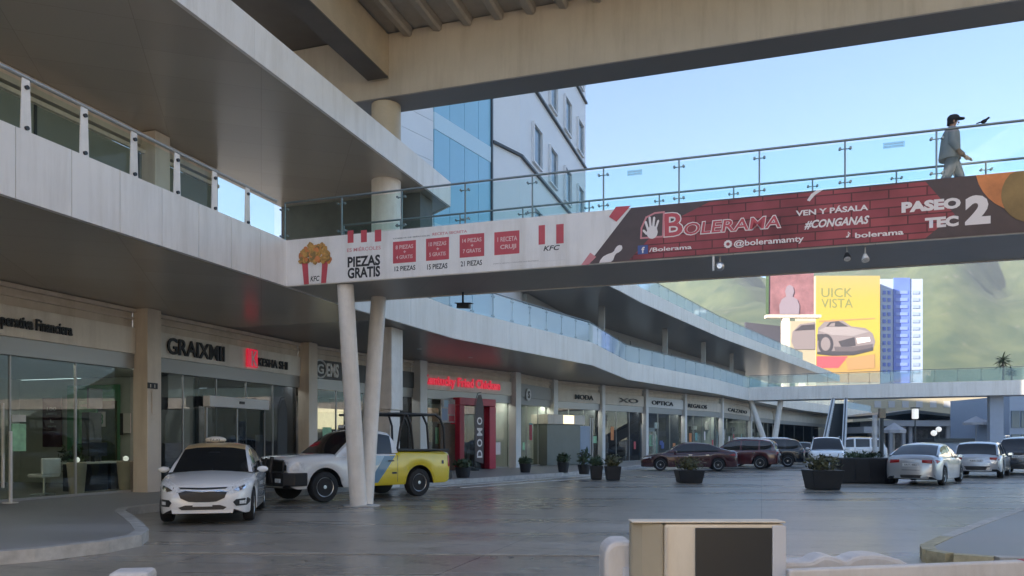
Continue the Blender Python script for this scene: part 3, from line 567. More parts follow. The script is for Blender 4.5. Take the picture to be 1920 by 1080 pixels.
# ================================================================ RAILINGS
def glass_rail(name, label, line, z0, h=0.95, step=1.5, glassm='farglass', post='steel', inset=0.12, group=None, m='rail'):
    line = offset(line, -inset); t = thing(name, label, 'railing', (line[0][0], line[0][1], z0), group)
    hr = MB(); hr.path([(p[0], p[1], z0 + h) for p in line], 0.024 if post != 'fin' else 0.035, 8); hr.build('handrail', m, t, smooth=R(50))
    for i in range(len(line) - 1):
        p, q = Vector(line[i]), Vector(line[i + 1]); L = (q - p).length; d = (q - p) / L; n = max(1, round(L / step)); D = Vector((d.x, d.y, 0)); Nn = Vector((d.y, -d.x, 0)); O = Vector((p.x, p.y, z0))
        for j in range(n):
            s0 = L * j / n; s1 = L * (j + 1) / n
            MB().obox(O + D * (s0 + 0.02) + UP * 0.04 + Nn * (0.03 if post != 'fin' else -0.05), D * (s1 - s0 - 0.04), Nn * 0.012, UP * (h - 0.11)).build('glass_panel', glassm, t)
            P0 = O + D * s0; b = MB()
            if post == 'fin':
                b.plate([P0 - D * 0.095 - UP * 0.10, P0 + D * 0.095 - UP * 0.10, P0 + D * 0.065 + UP * (h - 0.03), P0 - D * 0.065 + UP * (h - 0.03)], Nn, 0.02)
                k = b.build('post', 'whitecol', t)
                for zz in (0.10, h - 0.16):
                    MB().tube(P0 + Nn * 0.02 + UP * zz, P0 + Nn * 0.06 + UP * zz, 0.032, n=10).build('bolt', 'darkmetal', k)
            else:
                b.tube(P0 - UP * 0.02, P0 + UP * (h - 0.01), 0.017, n=8); b.bar(P0 + UP * (h - 0.16) - D * 0.09, P0 + UP * (h - 0.16) + D * 0.09, 0.016, 0.016)
                b.bar(P0 + UP * 0.12 - D * 0.09, P0 + UP * 0.12 + D * 0.09, 0.016, 0.016)
                k = b.build('post', m, t)
                for zz in (0.12, h - 0.16):
                    c = MB()
                    for s in (-1, 1): c.tube(P0 + D * 0.09 * s + UP * zz - Nn * 0.01, P0 + D * 0.09 * s + UP * zz + Nn * 0.06, 0.024, n=10)
                    c.build('clamp', m, k)
    return t
glass_rail('glass_railing', 'glass railing with wide white fin posts on the near mall balcony', [S(0.35, -10.65), S(15.2, -10.65)], 6.22, 0.88, 1.06, 'railglass', 'fin', 0.05, m='alu')
glass_rail('glass_railing', 'glass railing with thin posts at the back of the near open gallery', [S(19.6, -15.2), S(23.4, -15.2)], 6.1, 0.95, 1.0, 'railglass', inset=0)
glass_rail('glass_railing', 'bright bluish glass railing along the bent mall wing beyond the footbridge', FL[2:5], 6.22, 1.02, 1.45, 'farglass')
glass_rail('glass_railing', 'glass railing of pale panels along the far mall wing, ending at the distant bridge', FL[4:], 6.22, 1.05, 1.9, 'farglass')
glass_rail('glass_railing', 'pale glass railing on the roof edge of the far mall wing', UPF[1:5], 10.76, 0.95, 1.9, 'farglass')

# added unseen building running diagonally behind the camera: its sunlit front gives the warm bounce on the near soffits
op = thing('bounce_building', 'added cream bounce wall, unseen to the right of and behind the camera', 'building', tuple(st(-10, 15.5, 0)))
MB().prism([S(-62, -13), S(14, 10.85), S(14, 34), S(-62, 34)], 0, 12.0).build('wall', 'sunwall', op)
q0, q1 = st(-62, -13), st(14, 10.85); dd = (q1 - q0).normalized(); nn_ = Vector((-dd.y, dd.x, 0))
b = MB()
for z in (5.2, 10.2): b.obox(q0 + nn_ * 0.01 + UP * z, dd * 79, nn_ * 0.5, UP * 0.9)
b.build('fascia', 'fascia', op)
for i in range(8): MB().obox(q0 + dd * (4 + i * 7) + nn_ * 0.01 + UP * 6.6, dd * 3.0, nn_ * 0.06, UP * 2.0).build('window', 'hotelwin', op)
# ================================================================ ROOF CANOPY over the near street
can = thing('roof_canopy', 'broad beige steel roof canopy high over the near street', 'canopy', tuple(st(10, 0, 12.4)))
MB().obox(st(21.8, -16.3, 12.4), U * 1.05, W * 30, UP * 2.0).build('cross_beam', 'beige', can, bevel=0.03)
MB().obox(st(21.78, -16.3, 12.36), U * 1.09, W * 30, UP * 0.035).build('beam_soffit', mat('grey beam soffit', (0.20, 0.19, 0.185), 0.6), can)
b = MB(); b.obox(st(16.5, -11.75, 12.95), U * 5.29, W * 0.55, UP * 1.40); b.build('long_beam', 'steelbeam', can)
b = MB(); b.obox(st(16.5, -11.83, 12.90), U * 5.1, W * 0.71, UP * 0.045); b.build('beam_flange', 'deckdark', can)
MB().obox(st(16.5, -16.3, 14.42), U * 6.3, W * 4.5, UP * 0.2).build('deck', 'deckdark', can)
MB().obox(st(16.5, -11.79, 14.425), U * 6.3, W * 26, UP * 0.2).build('deck', 'deck', can)
for i in range(22):
    bb = -10.55 + i * 1.0; x = MB(); a0, a1 = 16.5, 21.78
    pr = [(-0.26, 0), (-0.20, -0.06), (-0.10, -0.22), (0.10, -0.26), (0.16, -0.2), (0.18, 0)]
    n = len(pr); vs = [st(a, bb + p[0], 14.42 + p[1]) for a in (a0, a1) for p in pr]
    x.add(vs, [tuple(range(n)), tuple(range(n, 2 * n))[::-1]] + [(k, n + k, n + (k + 1) % n, (k + 1) % n) for k in range(n)]); x.build('joist', 'deck', can)
# ================================================================ FOOTBRIDGE
A0, A1 = 15.36, 17.62
br = thing('footbridge', 'near covered-soffit footbridge crossing the whole street, carrying two long banners', 'footbridge', tuple(st(16.5, 0, 5.15)))
MB().obox(st(A0 + 0.06, -10.54, 5.16), U * (A1 - A0 - 0.12), W * 30, UP * 0.14).build('soffit', 'bridgesoffit', br)
MB().obox(st(A0 + 0.07, -10.54, 5.302), U * (A1 - A0 - 0.14), W * 30, UP * 0.86).build('deck', 'cream', br)
b = MB(); 
for i in range(12): b.obox(st(A0, -10.54 + i * 2.5 + 0.005, 5.14), U * 0.055, W * 2.49, UP * 1.08)
b.build('front_fascia', 'fascia', br)
b = MB()
for i in range(12): b.obox(st(A1 - 0.055, -10.54 + i * 2.5 + 0.005, 5.14), U * 0.055, W * 2.49, UP * 1.08)
b.build('rear_fascia', 'fascia', br)
glass_rail('glass_railing', 'glass railing with thin steel posts above the banners, nearer side of the footbridge', [S(A0, -10.63), S(A0, 9)], 6.22, 0.90, 1.552, 'railglass', inset=-0.08 * -1)
glass_rail('glass_railing', 'glass railing seen through the first one, farther side of the footbridge', [S(A1 - 0.25, -10.2), S(A1 - 0.25, 9)], 6.18, 0.90, 1.552, 'railglass', inset=0)
# pale notices stuck on two glass panes
for px, py, sz in ((1190, 324, 0.30), (1676, 272, 0.36)):
    bb, zz = on_a(px, py, A0 + 0.02)
    t = tag(MB().obox(st(A0 + 0.02, bb - sz / 2, zz - 0.05), W * sz, U * 0.003, UP * 0.11).build('notice_sticker', glass('clear sticker', (0.80, 0.86, 0.86), 1.3)), 'small two line notice stuck on a bridge glass pane ' + ('near the middle' if px < 1500 else 'left of the walking person'), 'notice')
    for k, ln in enumerate(('NO RECARGARSE', 'EN EL CRISTAL')): text(ln, st(A0 + 0.017, bb - sz / 2 + 0.02, zz + 0.012 - 0.05 * k), W, UP, sz - 0.04, 0.03, 'greyink', t)
# V shaped column under the bridge
vc = thing('support_column', 'white V shaped steel column standing in front of the pickup', 'column', tuple(st(16.46, -9.18, 0)))
foot = st(16.46, -9.18, 0.0)
MB().tube(st(16.30, -9.18, 0.02), st(15.66, -9.16, 5.16), 0.20, 0.19, 24).build('leg', 'whitecol', vc, smooth=R(50))
MB().tube(st(16.62, -9.18, 0.02), st(17.32, -9.18, 5.16), 0.20, 0.19, 24).build('leg', 'whitecol', vc, smooth=R(50))
MB().lathe([(0.44, -0.01), (0.44, 0.012), (0.30, 0.025)], foot, 24).build('base_plate', 'kerb', vc)
# ---------------------------------------------------------------- banners
def on_banner(px, py): return on_a(px, py, A0 - 0.012)
def bp(b, z, off=0.0): return st(A0 - 0.012 - off, b, z)
def poly_px(pts, off, th, mm, name, par):
    P = [bp(*on_banner(*p), off) for p in pts]
    return MB().plate(P, -U, th).build(name, mm, par)
def rect_px(x0, y0, x1, y1, off, mm, name, par):      # upright rectangle given by its left top and right bottom corners
    b0, zt = on_banner(x0, y0); b1, zb = on_banner(x1, y1)
    return MB().obox(bp(b0, zb, off), W * (b1 - b0), U * -0.002, UP * (zt - zb)).build(name, mm, par)
def text_px(s, x0, y0, x1, y1, mm, par, off=0.006, **k):   # left bottom (x0,y0) to right top (x1,y1)
    b0, z0 = on_banner(x0, y0); b1, z1 = on_banner(x1, y1)
    return text(s, bp(b0, z0, off), W, UP, b1 - b0, z1 - z0, mm, par, **k)
ZB, ZT = 5.155, 6.215
bL, _ = on_banner(534, 500); bM0, _ = on_banner(1103, 495); bM1, _ = on_banner(1184, 390)
wb = thing('advert_banner', 'white fried chicken banner with red boxes on the left of the footbridge', 'banner', tuple(bp(bL, ZB)))
MB().plate([bp(bL, ZB), bp(bM0 + 0.1, ZB), bp(bM1 + 0.1, ZT), bp(bL, ZT)], -U, 0.004).build('sheet', 'bannerwhite', wb)
# bucket of fried pieces
cb, cz = on_banner(591, 508)
b = MB()
for k in range(150):
    r = random.Random(k); u = r.uniform(-1, 1); v = r.uniform(0, 1)
    if u * u + (v * 0.9) ** 2 > 1.0: continue
    c = bp(cb + u * 0.40, cz + 0.20 + v * 0.40, 0.010); s = r.uniform(0.04, 0.075)
    vs = [c + (W * math.cos(q * PI / 4) + UP * math.sin(q * PI / 4)) * s * r.uniform(0.7, 1.2) for q in range(8)]
    b.plate(vs, -U, 0.002 + 0.0002 * k, (0, 0, 2, 0, 1)[k % 5])
b.build('picture', ['fries', 'olive', 'orange'], wb)
b = MB(); b.plate([bp(cb - 0.29, ZB + 0.004, 0.006), bp(cb + 0.29, ZB + 0.004, 0.006), bp(cb + 0.35, cz + 0.24, 0.006), bp(cb - 0.35, cz + 0.24, 0.006)], -U, 0.002, 1)
for s in (-1, 1): b.plate([bp(cb + s * 0.16, ZB + 0.004, 0.009), bp(cb + s * 0.29, ZB + 0.004, 0.009), bp(cb + s * 0.35, cz + 0.24, 0.009), bp(cb + s * 0.19, cz + 0.22, 0.009)], -U, 0.002, 0)
b.build('bucket_print', ['red', 'bannerwhite'], wb)
text('KFC', bp(cb - 0.12, ZB + 0.06, 0.010), W, UP, 0.24, 0.12, 'ink', wb, bold=0.02, shear=0.2)
for x0, x1 in ((652, 663), (677, 688), (703, 715)): rect_px(x0, 433 - (x0 - 652) * 0.03, x1, 455 - (x0 - 652) * 0.05, 0.004, 'red', 'stripe', wb)
text_px('ES MIÉRCOLES', 651, 473, 714, 459, 'pink', wb, bold=0.01)
text_px('PIEZAS', 652, 502, 713, 477, 'ink', wb, bold=0.035)
text_px('GRATIS', 652, 523, 713, 498, 'ink', wb, bold=0.035)
text_px('COMBOS DE MIÉRCOLES', 737, 449, 806, 440, 'greyink', wb, bold=0.03)
text_px('RECETA SECRETA', 811, 442, 876, 431, 'pink', wb, bold=0.02)
for (x0, y0, x1, y1), l1, l2, l3, (tx0, ty0, tx1, ty1) in (
    ((737, 454, 780, 491), '8 PIEZAS', '4 GRATIS', '12 PIEZAS', (740, 509, 779, 497)),
    ((799, 448, 842, 486), '10 PIEZAS', '5 GRATIS', '15 PIEZAS', (801, 506, 839, 493)),
    ((862, 441, 908, 480), '14 PIEZAS', '7 GRATIS', '21 PIEZAS', (864, 500, 904, 487))):
    p = rect_px(x0, y0, x1, y1, 0.004, 'red', 'price_box', wb)
    h = y1 - y0
    text_px(l1, x0 + 5, y0 + h * 0.38, x1 - 5, y0 + h * 0.10, 'palepink', p, 0.008, bold=0.02)
    text_px('+', (x0 + x1) / 2 - 2, y0 + h * 0.56, (x0 + x1) / 2 + 3, y0 + h * 0.42, 'palepink', p, 0.008, bold=0.03)
    text_px(l2, x0 + 6, y0 + h * 0.88, x1 - 6, y0 + h * 0.62, 'palepink', p, 0.008, bold=0.02)
    text_px(l3, tx0, ty0, tx1, ty1, 'ink', wb, bold=0.02)
p = rect_px(927, 436, 974, 475, 0.004, 'red', 'price_box', wb)
text_px('1 RECETA', 933, 454, 970, 442, 'palepink', p, 0.008, bold=0.02); text_px('CRUJI', 938, 470, 968, 457, 'palepink', p, 0.008, bold=0.03)
for x0, x1 in ((1010, 1022), (1043, 1057)): rect_px(x0, 423 - (x0 - 1010) * 0.06, x1, 458 - (x0 - 1010) * 0.06, 0.004, 'red', 'stripe', wb)
text_px('KFC', 1019, 471, 1050, 459, 'ink', wb, bold=0.02, shear=0.25)
for y0, xa, xb in ((494, 925, 1010), (491, 1000, 1058), (499, 965, 1015)): text_px('CONSULTA TÉRMINOS Y CONDICIONES EN EL RESTAURANTE', xa, y0, xb, y0 - 4, 'greyink', wb, name='small_print')
# dark brick bowling banner
db = thing('advert_banner', 'dark red brick patterned bowling banner on the right of the footbridge', 'banner', tuple(bp(bM0, ZB)))
bR, _ = on_banner(2050, 400)
MB().plate([bp(bM0, ZB, 0.006), bp(bR, ZB, 0.006), bp(bR, ZT, 0.006), bp(bM1, ZT, 0.006)], -U, 0.003).build('sheet', 'bannerdark', db)
bx0, _ = on_banner(1180, 450); bx1, _ = on_banner(1790, 400); bx2, _ = on_banner(1735, 400); bx3, _ = on_banner(1330, 400)
MB().plate([bp(bx0, ZB + 0.02, 0.010), bp(bx2, ZB + 0.02, 0.010), bp(bx1, ZB + 0.4, 0.010), bp(bx2, ZT - 0.03, 0.010), bp(bx3, ZT - 0.03, 0.010), bp(bx0 + 0.6, ZB + 0.62, 0.010)], -U, 0.002).build('brick_print', 'brick', db)
poly_px([(1103, 497), (1090, 497), (1107, 474), (1118, 482)], 0.010, 0.002, 'pink', 'accent', db)
poly_px([(1142, 407), (1155, 388), (1183, 386), (1156, 416)], 0.010, 0.002, 'red', 'accent', db)
# bowling pin
axis0 = on_banner(1128, 499); axis1 = on_banner(1163, 464); dv = Vector((axis1[0] - axis0[0], axis1[1] - axis0[1])); nv = Vector((-dv.y, dv.x)).normalized(); pr = [(0, .07), (.12, .105), (.30, .115), (.48, .085), (.64, .04), (.74, .035), (.84, .055), (.95, .062), (1.04, .045), (1.09, .0)]
pts = [Vector(axis0) + dv * t + nv * r for t, r in pr] + [Vector(axis0) + dv * t - nv * r for t, r in pr[::-1][1:]]
pin = MB().plate([bp(p.x, max(p.y, ZB + 0.003), 0.013) for p in pts], -U, 0.002).build('bowling_pin_print', 'whiteink', db)
# emblem: rounded frame with an open hand, then the big first letter
def outline(pts, wd, off, mm, name, par, closed=True):
    b = MB(); n = len(pts)
    for i in range(n if closed else n - 1):
        p, q = Vector(pts[i]), Vector(pts[(i + 1) % n]); d = (q - p).normalized(); m_ = Vector((-d.y, d.x)) * wd / 2
        p2 = p - d * wd * 0.4; q2 = q + d * wd * 0.4
        b.plate([bp(*(p2 + m_), off), bp(*(q2 + m_), off), bp(*(q2 - m_), off), bp(*(p2 - m_), off)], -U, 0.001 + 0.0002 * (i % 3))
    return b.build(name, mm, par)
def Bx(px, py): return Vector(on_banner(px, py))
fr = [Bx(1202, 447), Bx(1203, 428), Bx(1212, 408), Bx(1228, 400), Bx(1245, 398), Bx(1243, 444)]
MB().plate([bp(p.x, p.y, 0.013) for p in fr], -U, 0.001).build('emblem_ground', 'bannerdark', db)
outline(fr, 0.035, 0.016, 'pink', 'emblem_frame', db)
b = MB(); hc = Bx(1223, 436)
pal = [hc + Vector((0.11 * math.cos(q * PI / 6), 0.13 * math.sin(q * PI / 6))) for q in range(12)]
b.plate([bp(p.x, p.y, 0.016) for p in pal], -U, 0.0015)
for (dx, dy), (ex, ey), w in (((-0.08, 0.06), (-0.13, 0.22), 0.045), ((-0.03, 0.10), (-0.05, 0.30), 0.045), ((0.02, 0.10), (0.04, 0.29), 0.045), ((0.07, 0.07), (0.12, 0.22), 0.04), ((-0.10, -0.03), (-0.17, 0.05), 0.045)):
    p, q = hc + Vector((dx, dy)), hc + Vector((ex, ey)); d = (q - p).normalized(); n = Vector((-d.y, d.x)) * w / 2
    b.plate([bp(*(p + n), 0.017), bp(*(q + n), 0.017), bp(*(q + d * 0.02), 0.017), bp(*(q - n), 0.017), bp(*(p - n), 0.017)], -U, 0.001)
b.build('hand_print', 'whiteink', db)
for off, bo, mm in ((0.013, 0.055, 'whiteink'), (0.0165, 0.012, 'red')):
    gw = 2 if bo > 0.03 else 0
    text_px('B', 1246 - gw, 444 + gw, 1280 + gw, 398 - gw, mm, db, off, bold=bo)
    text_px('OLERAMA', 1283 - gw, 441 + gw, 1463 + gw, 404 - gw, mm, db, off, bold=bo * 0.8, shear=0.12)
rect_px(1196, 461, 1215, 476, 0.013, 'blueink', 'social_icon', db)
text_px('f', 1203, 475, 1209, 463, 'whiteink', db, 0.0165, bold=0.03)
text_px('/Bolerama', 1217, 473, 1297, 459, 'whiteink', db, 0.014, bold=0.02)
rr0 = Bx(1365, 458); outline([rr0 + Vector((0.055 * math.cos(q * PI / 5), 0.055 * math.sin(q * PI / 5))) for q in range(10)], 0.04, 0.014, 'whiteink', 'social_icon', db)
text_px('@boleramamty', 1376, 466, 1507, 441, 'whiteink', db, 0.014, bold=0.02)
text_px('VEN Y PÁSALA', 1492, 406, 1628, 381, 'whiteink', db, 0.014, bold=0.03)
text_px('#CONGANAS', 1508, 431, 1630, 404, 'whiteink', db, 0.014, bold=0.035, shear=0.3)
text_px('♪', 1586, 446, 1595, 434, 'whiteink', db, 0.014, bold=0.03)
text_px('bolerama', 1603, 447, 1694, 430, 'whiteink', db, 0.014, bold=0.025)
text_px('PASEO', 1690, 400, 1801, 370, 'whiteink', db, 0.014, bold=0.06)
text_px('TEC', 1734, 429, 1797, 404, 'whiteink', db, 0.014, bold=0.06)
text_px('2', 1809, 423, 1857, 364, 'whiteink', db, 0.014, bold=0.06)
pq = [Bx(1513, 376), Bx(1518, 378), Bx(1528, 366), Bx(1543, 354), Bx(1530, 353), Bx(1521, 364)]
MB().plate([bp(p.x, min(p.y, ZT - 0.004), 0.013) for p in pq], -U, 0.002).build('bowling_pin_print', 'whiteink', db)
# big orange ball and wooden lane at the right end
cbx, cbz = on_banner(1935, 305); rb = 0.86
pts = [(cbx + rb * math.cos(R(q)), cbz + rb * math.sin(R(q))) for q in range(180, 361, 10)]
pts = [p for p in pts if p[1] < ZT - 0.004]; 
MB().plate([bp(p[0], max(p[1], ZB + .01), 0.013) for p in [(cbx - rb * 0.985, ZT - 0.004)] + pts + [(cbx + rb * 0.985, ZT - 0.004)]], -U, 0.002).build('ball_print', 'orange', db)
cbx, cbz = on_banner(1934, 362); pts = [(cbx + 0.46 * math.cos(q * PI / 12), cbz + 0.50 * math.sin(q * PI / 12)) for q in range(24)]
MB().plate([bp(p[0], max(min(p[1], ZT - 0.004), ZB + .01), 0.0165) for p in pts], -U, 0.002).build('ball_print', 'olive', db)
# ---------------------------------------------------------------- small fittings under the bridge
def spot(px, py, label, drop=0.3, white=True, off=0.12):
    bb, zz = on_a(px, py, A0 + off)
    t = thing('floodlight', label, 'floodlight', tuple(st(A0 + off, bb, 5.16)))
    p = st(A0 + off, bb, 5.15)
    MB().tube(p, p - UP * drop * 0.6, 0.018, n=8).build('bracket', 'alu', t)
    q = p - UP * drop * 0.6; d = (-U * 0.5 - UP * 0.8).normalized()
    MB().lathe([(0.022, -0.04), (0.04, 0.0), (0.064, 0.08), (0.068, 0.12)], q, 14, 0, d).build('lamp_head', 'white' if white else 'darkmetal', t, smooth=R(40))
    MB().lathe([(0.06, 0.121), (0.06, 0.127)], q, 14, 0, d).build('lens', 'lens', t)
spot(1588, 470, 'dark small floodlight under the bowling banner, left of a pale one', 0.22, False)
spot(1622, 470, 'pale small floodlight under the bowling banner, right of a dark one', 0.30, True)
bb, _ = on_a(1340, 495, A0 + 0.1)
t = thing('floodlight', 'white hanging rod with a small round lamp under the bridge', 'floodlight', tuple(st(A0 + .1, bb, 5.15)))
MB().tube(st(A0 + .03, bb - 0.02, 5.22), st(A0 + .03, bb - 0.02, 4.86), 0.024, n=8).build('rod', 'white', t)
MB().lathe([(0.05, 0), (0.085, 0.03), (0.085, 0.10), (0.05, 0.13)], st(A0 + .1, bb + 0.10, 4.93), 14, 0, -U).build('lamp_head', 'metal', t, smooth=R(40))
MB().bar(st(A0 + .10, bb + 0.10, 5.18), st(A0 + .10, bb + 0.10, 4.95), 0.02, 0.02).build('bracket', 'alu', t)
bb, zz = on_a(868, 572, A1 - 0.3)
t = thing('security_camera', 'dark security camera hanging from the bridge before the bluish railing', 'camera', tuple(st(A1 - .3, bb, 5.16)))
MB().tube(st(A1 - .3, bb, 5.17), st(A1 - .3, bb, 4.86), 0.025, n=8).build('bracket', 'darkmetal', t)
b = MB(); b.bar(st(A1 - .3, bb - 0.14, 4.83), st(A1 - .35, bb + 0.2, 4.80), 0.11, 0.11); b.build('camera_body', 'darkmetal', t, bevel=0.015)
MB().bar(st(A1 - .3, bb - 0.18, 4.895), st(A1 - .35, bb + 0.26, 4.865), 0.15, 0.015).build('sun_hood', 'black', t)
# ================================================================ FAR BRIDGE
f0 = Vector((21.0, 68.0)); fd = (Vector((39.7, 59.5)) - f0).normalized(); FD = Vector((fd.x, fd.y, 0)); FN = Vector((-fd.y, fd.x, 0))    # FN away from us
fb = thing('footbridge', 'distant bluish white footbridge closing the street, planted with a small palm', 'footbridge', (30, 64, 5.15))
FO = Vector((f0.x, f0.y, 0))
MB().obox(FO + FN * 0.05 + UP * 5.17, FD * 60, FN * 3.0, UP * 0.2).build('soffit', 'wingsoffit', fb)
MB().obox(FO + FN * 0.06 + UP * 5.38, FD * 60, FN * 2.98, UP * 0.7).build('deck', 'cream', fb)
b = MB()
for i in range(15): b.obox(FO + FD * (i * 4) + UP * 5.15, FD * 3.99, FN * 0.05, UP * 1.15)
b.build('fascia', 'fascia', fb)
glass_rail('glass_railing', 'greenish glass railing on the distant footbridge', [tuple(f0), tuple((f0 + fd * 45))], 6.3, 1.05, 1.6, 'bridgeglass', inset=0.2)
fc = thing('support_column', 'distant white V shaped column under the far footbridge', 'column', (23.1, 67.9, 0))
MB().tube((22.75, 67.6, 0), (21.4, 68.9, 5.2), 0.26, 0.24, 14).build('leg', 'whitecol', fc, smooth=R(50))
MB().tube((22.85, 67.6, 0), (23.8, 68.0, 5.2), 0.26, 0.24, 14).build('leg', 'whitecol', fc, smooth=R(50))
q = at(1881, 760, 60.6)
t = tag(MB().box((q.x, q.y + 1.0, 2.6), 0.95, 0.95, 5.14, R(-20)).build('bridge_pier', 'kiosk', bevel=0.02), 'square grey blue pier holding up the right end of the distant footbridge', 'pier')
# stair rising to the far bridge, seen end on
sx = thing('staircase', 'steep dark staircase with white side beams going up behind the black planter', 'staircase', (22, 52, 0))
lo = [at(1541, 842, 52), at(1581, 842, 52)]; hi = [at(1562, 757, 61), at(1586, 757, 61)]
for p in lo: p.z = 0.1
b = MB(); n = 22
for i in range(n):
    s0, s1 = i / n, (i + 1) / n; l = lo[0].lerp(hi[0], s0); r = lo[1].lerp(hi[1], s0); l1 = lo[0].lerp(hi[0], s1); r1 = lo[1].lerp(hi[1], s1)
    b.add([l, r, Vector((r.x, r.y, r1.z)), Vector((l.x, l.y, l1.z)), Vector((r1.x, r1.y, r1.z)), Vector((l1.x, l1.y, l1.z))], [(0, 1, 2, 3), (3, 2, 4, 5)])
b.build('steps', 'darkmetal', sx)
for k in (0, 1): MB().bar(lo[k] + UP * 0.25, hi[k] + UP * 0.0, 0.26, 0.8).build('side_beam', 'white', sx)
for k in (0, 1): MB().path([lo[k] + UP * 0.8, hi[k] + UP * 0.45], 0.05, 8).build('handrail', 'darkmetal', sx)
# ================================================================ HOTEL above the mall
ht = thing('hotel_building', 'tall white hotel block with blue glass corner and slim windows rising behind the bridge', 'building', (0, 45, 6.2))
HP = [(-8.7, 29.35),  (-3.74, 36.4), (-1.14, 40.9), (0.45, 43.0), (5.65, 59.0), (7.4, 88.0), (-12, 92), (-7.6, 46)]  # hidden corners stretched so the block shades the far street and bridge
HB, HTOP = 6.25, 34.0
MB().prism([(-5.23, 34.3)] + HP[1:], HB, 10.9).build('wall', 'hotelwhite', ht)
MB().prism(HP, 10.9, HTOP).build('wall', 'hotelwhite', ht)
def face(i): 
    p, q = Vector((*HP[i], 0)), Vector((*HP[i + 1], 0)); L = (q - p).length; d = (q - p) / L; return p, d, Vector((d.y, -d.x, 0)), L
p, d, n, L = face(0); b = MB()
for k in range(24): b.obox(p + d * 0.02 + UP * (11.0 + k * 0.95), d * (L - 0.04), n * 0.03, UP * 0.93)
b.build('cladding', 'hotelwhite', ht)
p, d, n, L = face(1)
for k in range(4):
    for z0, z1 in ((6.4, 11.4), (11.9, 16.35), (17.15, 22.1), (22.6, 27.2), (27.7, 33)):
        MB().obox(p + d * (L * k / 4 + 0.015) + UP * z0, d * (L / 4 - 0.03), n * 0.06, UP * (z1 - z0)).build('glass_panel', 'bluglass', ht)
sp_ = mat('pale glass spandrel', (0.46, 0.62, 0.72), 0.3)
for z0, z1 in ((11.4, 11.9), (16.35, 17.15), (22.1, 22.6), (27.2, 27.7)): MB().obox(p + UP * z0, d * L, n * 0.09, UP * (z1 - z0)).build('spandrel', sp_, ht)
MB().obox(p + d * (L - 0.10) + UP * HB, d * 0.14, n * 0.14, UP * (HTOP - HB)).build('corner_fin', 'darkmetal', ht)
b = MB()
p2, d2, n2, L2 = face(2); p3, d3, n3, L3 = face(3)
for z in (12.5, 17.45, 22.35, 27.4): b.obox(p2 + d2 * 0.1 + UP * z, d2 * (L2 - 0.05), n2 * 0.16, UP * 0.13); b.obox(p3 + d3 * 0.02 + UP * (z + .002), d3 * (L3 - 0.02), n3 * 0.17, UP * 0.13)
b.build('ledge', 'darkmetal', ht)
for zb in (8.25, 13.15, 18.1, 23.0, 28.0):
    for c in (3.27, 6.98, 10.9, 14.8):
        w = MB().obox(p3 + d3 * (c - 0.84) + n3 * 0.004 + UP * zb, d3 * 1.68, n3 * 0.012, UP * 2.2).build('window', 'hotelwin', ht)
        f = MB(); f.obox(p3 + d3 * (c - 0.96) + n3 * 0.003 + UP * (zb - 0.10), d3 * 0.12, n3 * 0.16, UP * 2.4); f.obox(p3 + d3 * (c + 0.84) + n3 * 0.003 + UP * (zb - 0.10), d3 * 0.12, n3 * 0.16, UP * 2.4)
        f.obox(p3 + d3 * (c - 0.84) + n3 * 0.003 + UP * (zb + 2.2), d3 * 1.68, n3 * 0.15, UP * 0.10); f.obox(p3 + d3 * (c - 0.84) + n3 * 0.003 + UP * (zb - 0.1), d3 * 1.68, n3 * 0.15, UP * 0.10)
        f.build('frame', 'hotelwhite', w)
# ================================================================ SHOP SIGNS
def fac_frame(i, t=0.17):
    p, q = Vector(FAC[i]), Vector(FAC[i + 1]); d = (q - p).normalized(); D = Vector((d.x, d.y, 0)); Nn = Vector((d.y, -d.x, 0)); O = Vector((p.x, p.y, 0)) + Nn * t
    return O, D, Nn
def hit(i, px, py, t=0.17):
    O, D, Nn = fac_frame(i, t); c = Vector((0, 0, CZ)); r = Vector(((px - HX) / F, 1, (HY - py) / F))
    k = (O - c).dot(Nn) / r.dot(Nn); return c + r * k
def sign_text(i, s, x0, x1, yt, yb, mm, par, t=0.17, z=None, **kw):
    """one line of raised letters between two picture columns; heights measured at the middle of the line"""
    O, D, Nn = fac_frame(i, t); l, r = hit(i, x0, yb, t), hit(i, x1, yb, t); m = hit(i, (x0 + x1) / 2, yt, t).z, hit(i, (x0 + x1) / 2, yb, t).z
    l.z = m[1] if z is None else z[0]; h = (m[0] - m[1]) if z is None else z[1] - z[0]
    return text(s, l, D, UP, (r - l).dot(D), h, mm, par, ext=0.04, **kw)
def sign(name, label, p): return thing(name, label, 'shop sign', tuple(p))
t = sign('shop_sign', 'black serif letters of the finance office on its beige band at the left edge', hit(1, 60, 622))
l = hit(1, 134, 622); w = (l - hit(1, 2, 622)).dot(U) * 22.6 / 18.0; a0, _ = on_b(134, 622, -16.23)
text('Cooperativa Financiera', st(a0 - w, -16.225, 4.06), U, UP, w, 0.36, 'ink', t, bold=0.025, ext=0.04)
t = sign('shop_sign', 'large black irregular capital letters on the grey band above the taxi', hit(2, 366, 660))
sign_text(2, 'GRAIXMII', 313, 420, 646, 672, 'ink', t, z=(4.05, 4.53), bold=0.015)
t = sign('shop_sign', 'small black lettering beside a red block logo, on the band above the taxi', hit(2, 500, 680))
O, D, Nn = fac_frame(2); l, r = hit(2, 462, 680), hit(2, 481, 680); l.z = 4.0
MB().obox(l, (r - l) - UP * (r - l).z, Nn * 0.05, UP * 0.60).build('logo_block', 'signred', t)
text('K', l + D * 0.2 + Nn * 0.052 + UP * 0.04, D, UP, 0.30, 0.5, 'whiteink', t, bold=0.02)
sign_text(2, 'KESHA SHI', 483, 538, 672, 690, 'ink', t, z=(4.08, 4.36), bold=0.015)
t = sign('shop_sign', 'white outlined round letter sign half hidden by the V column', hit(3, 610, 695))
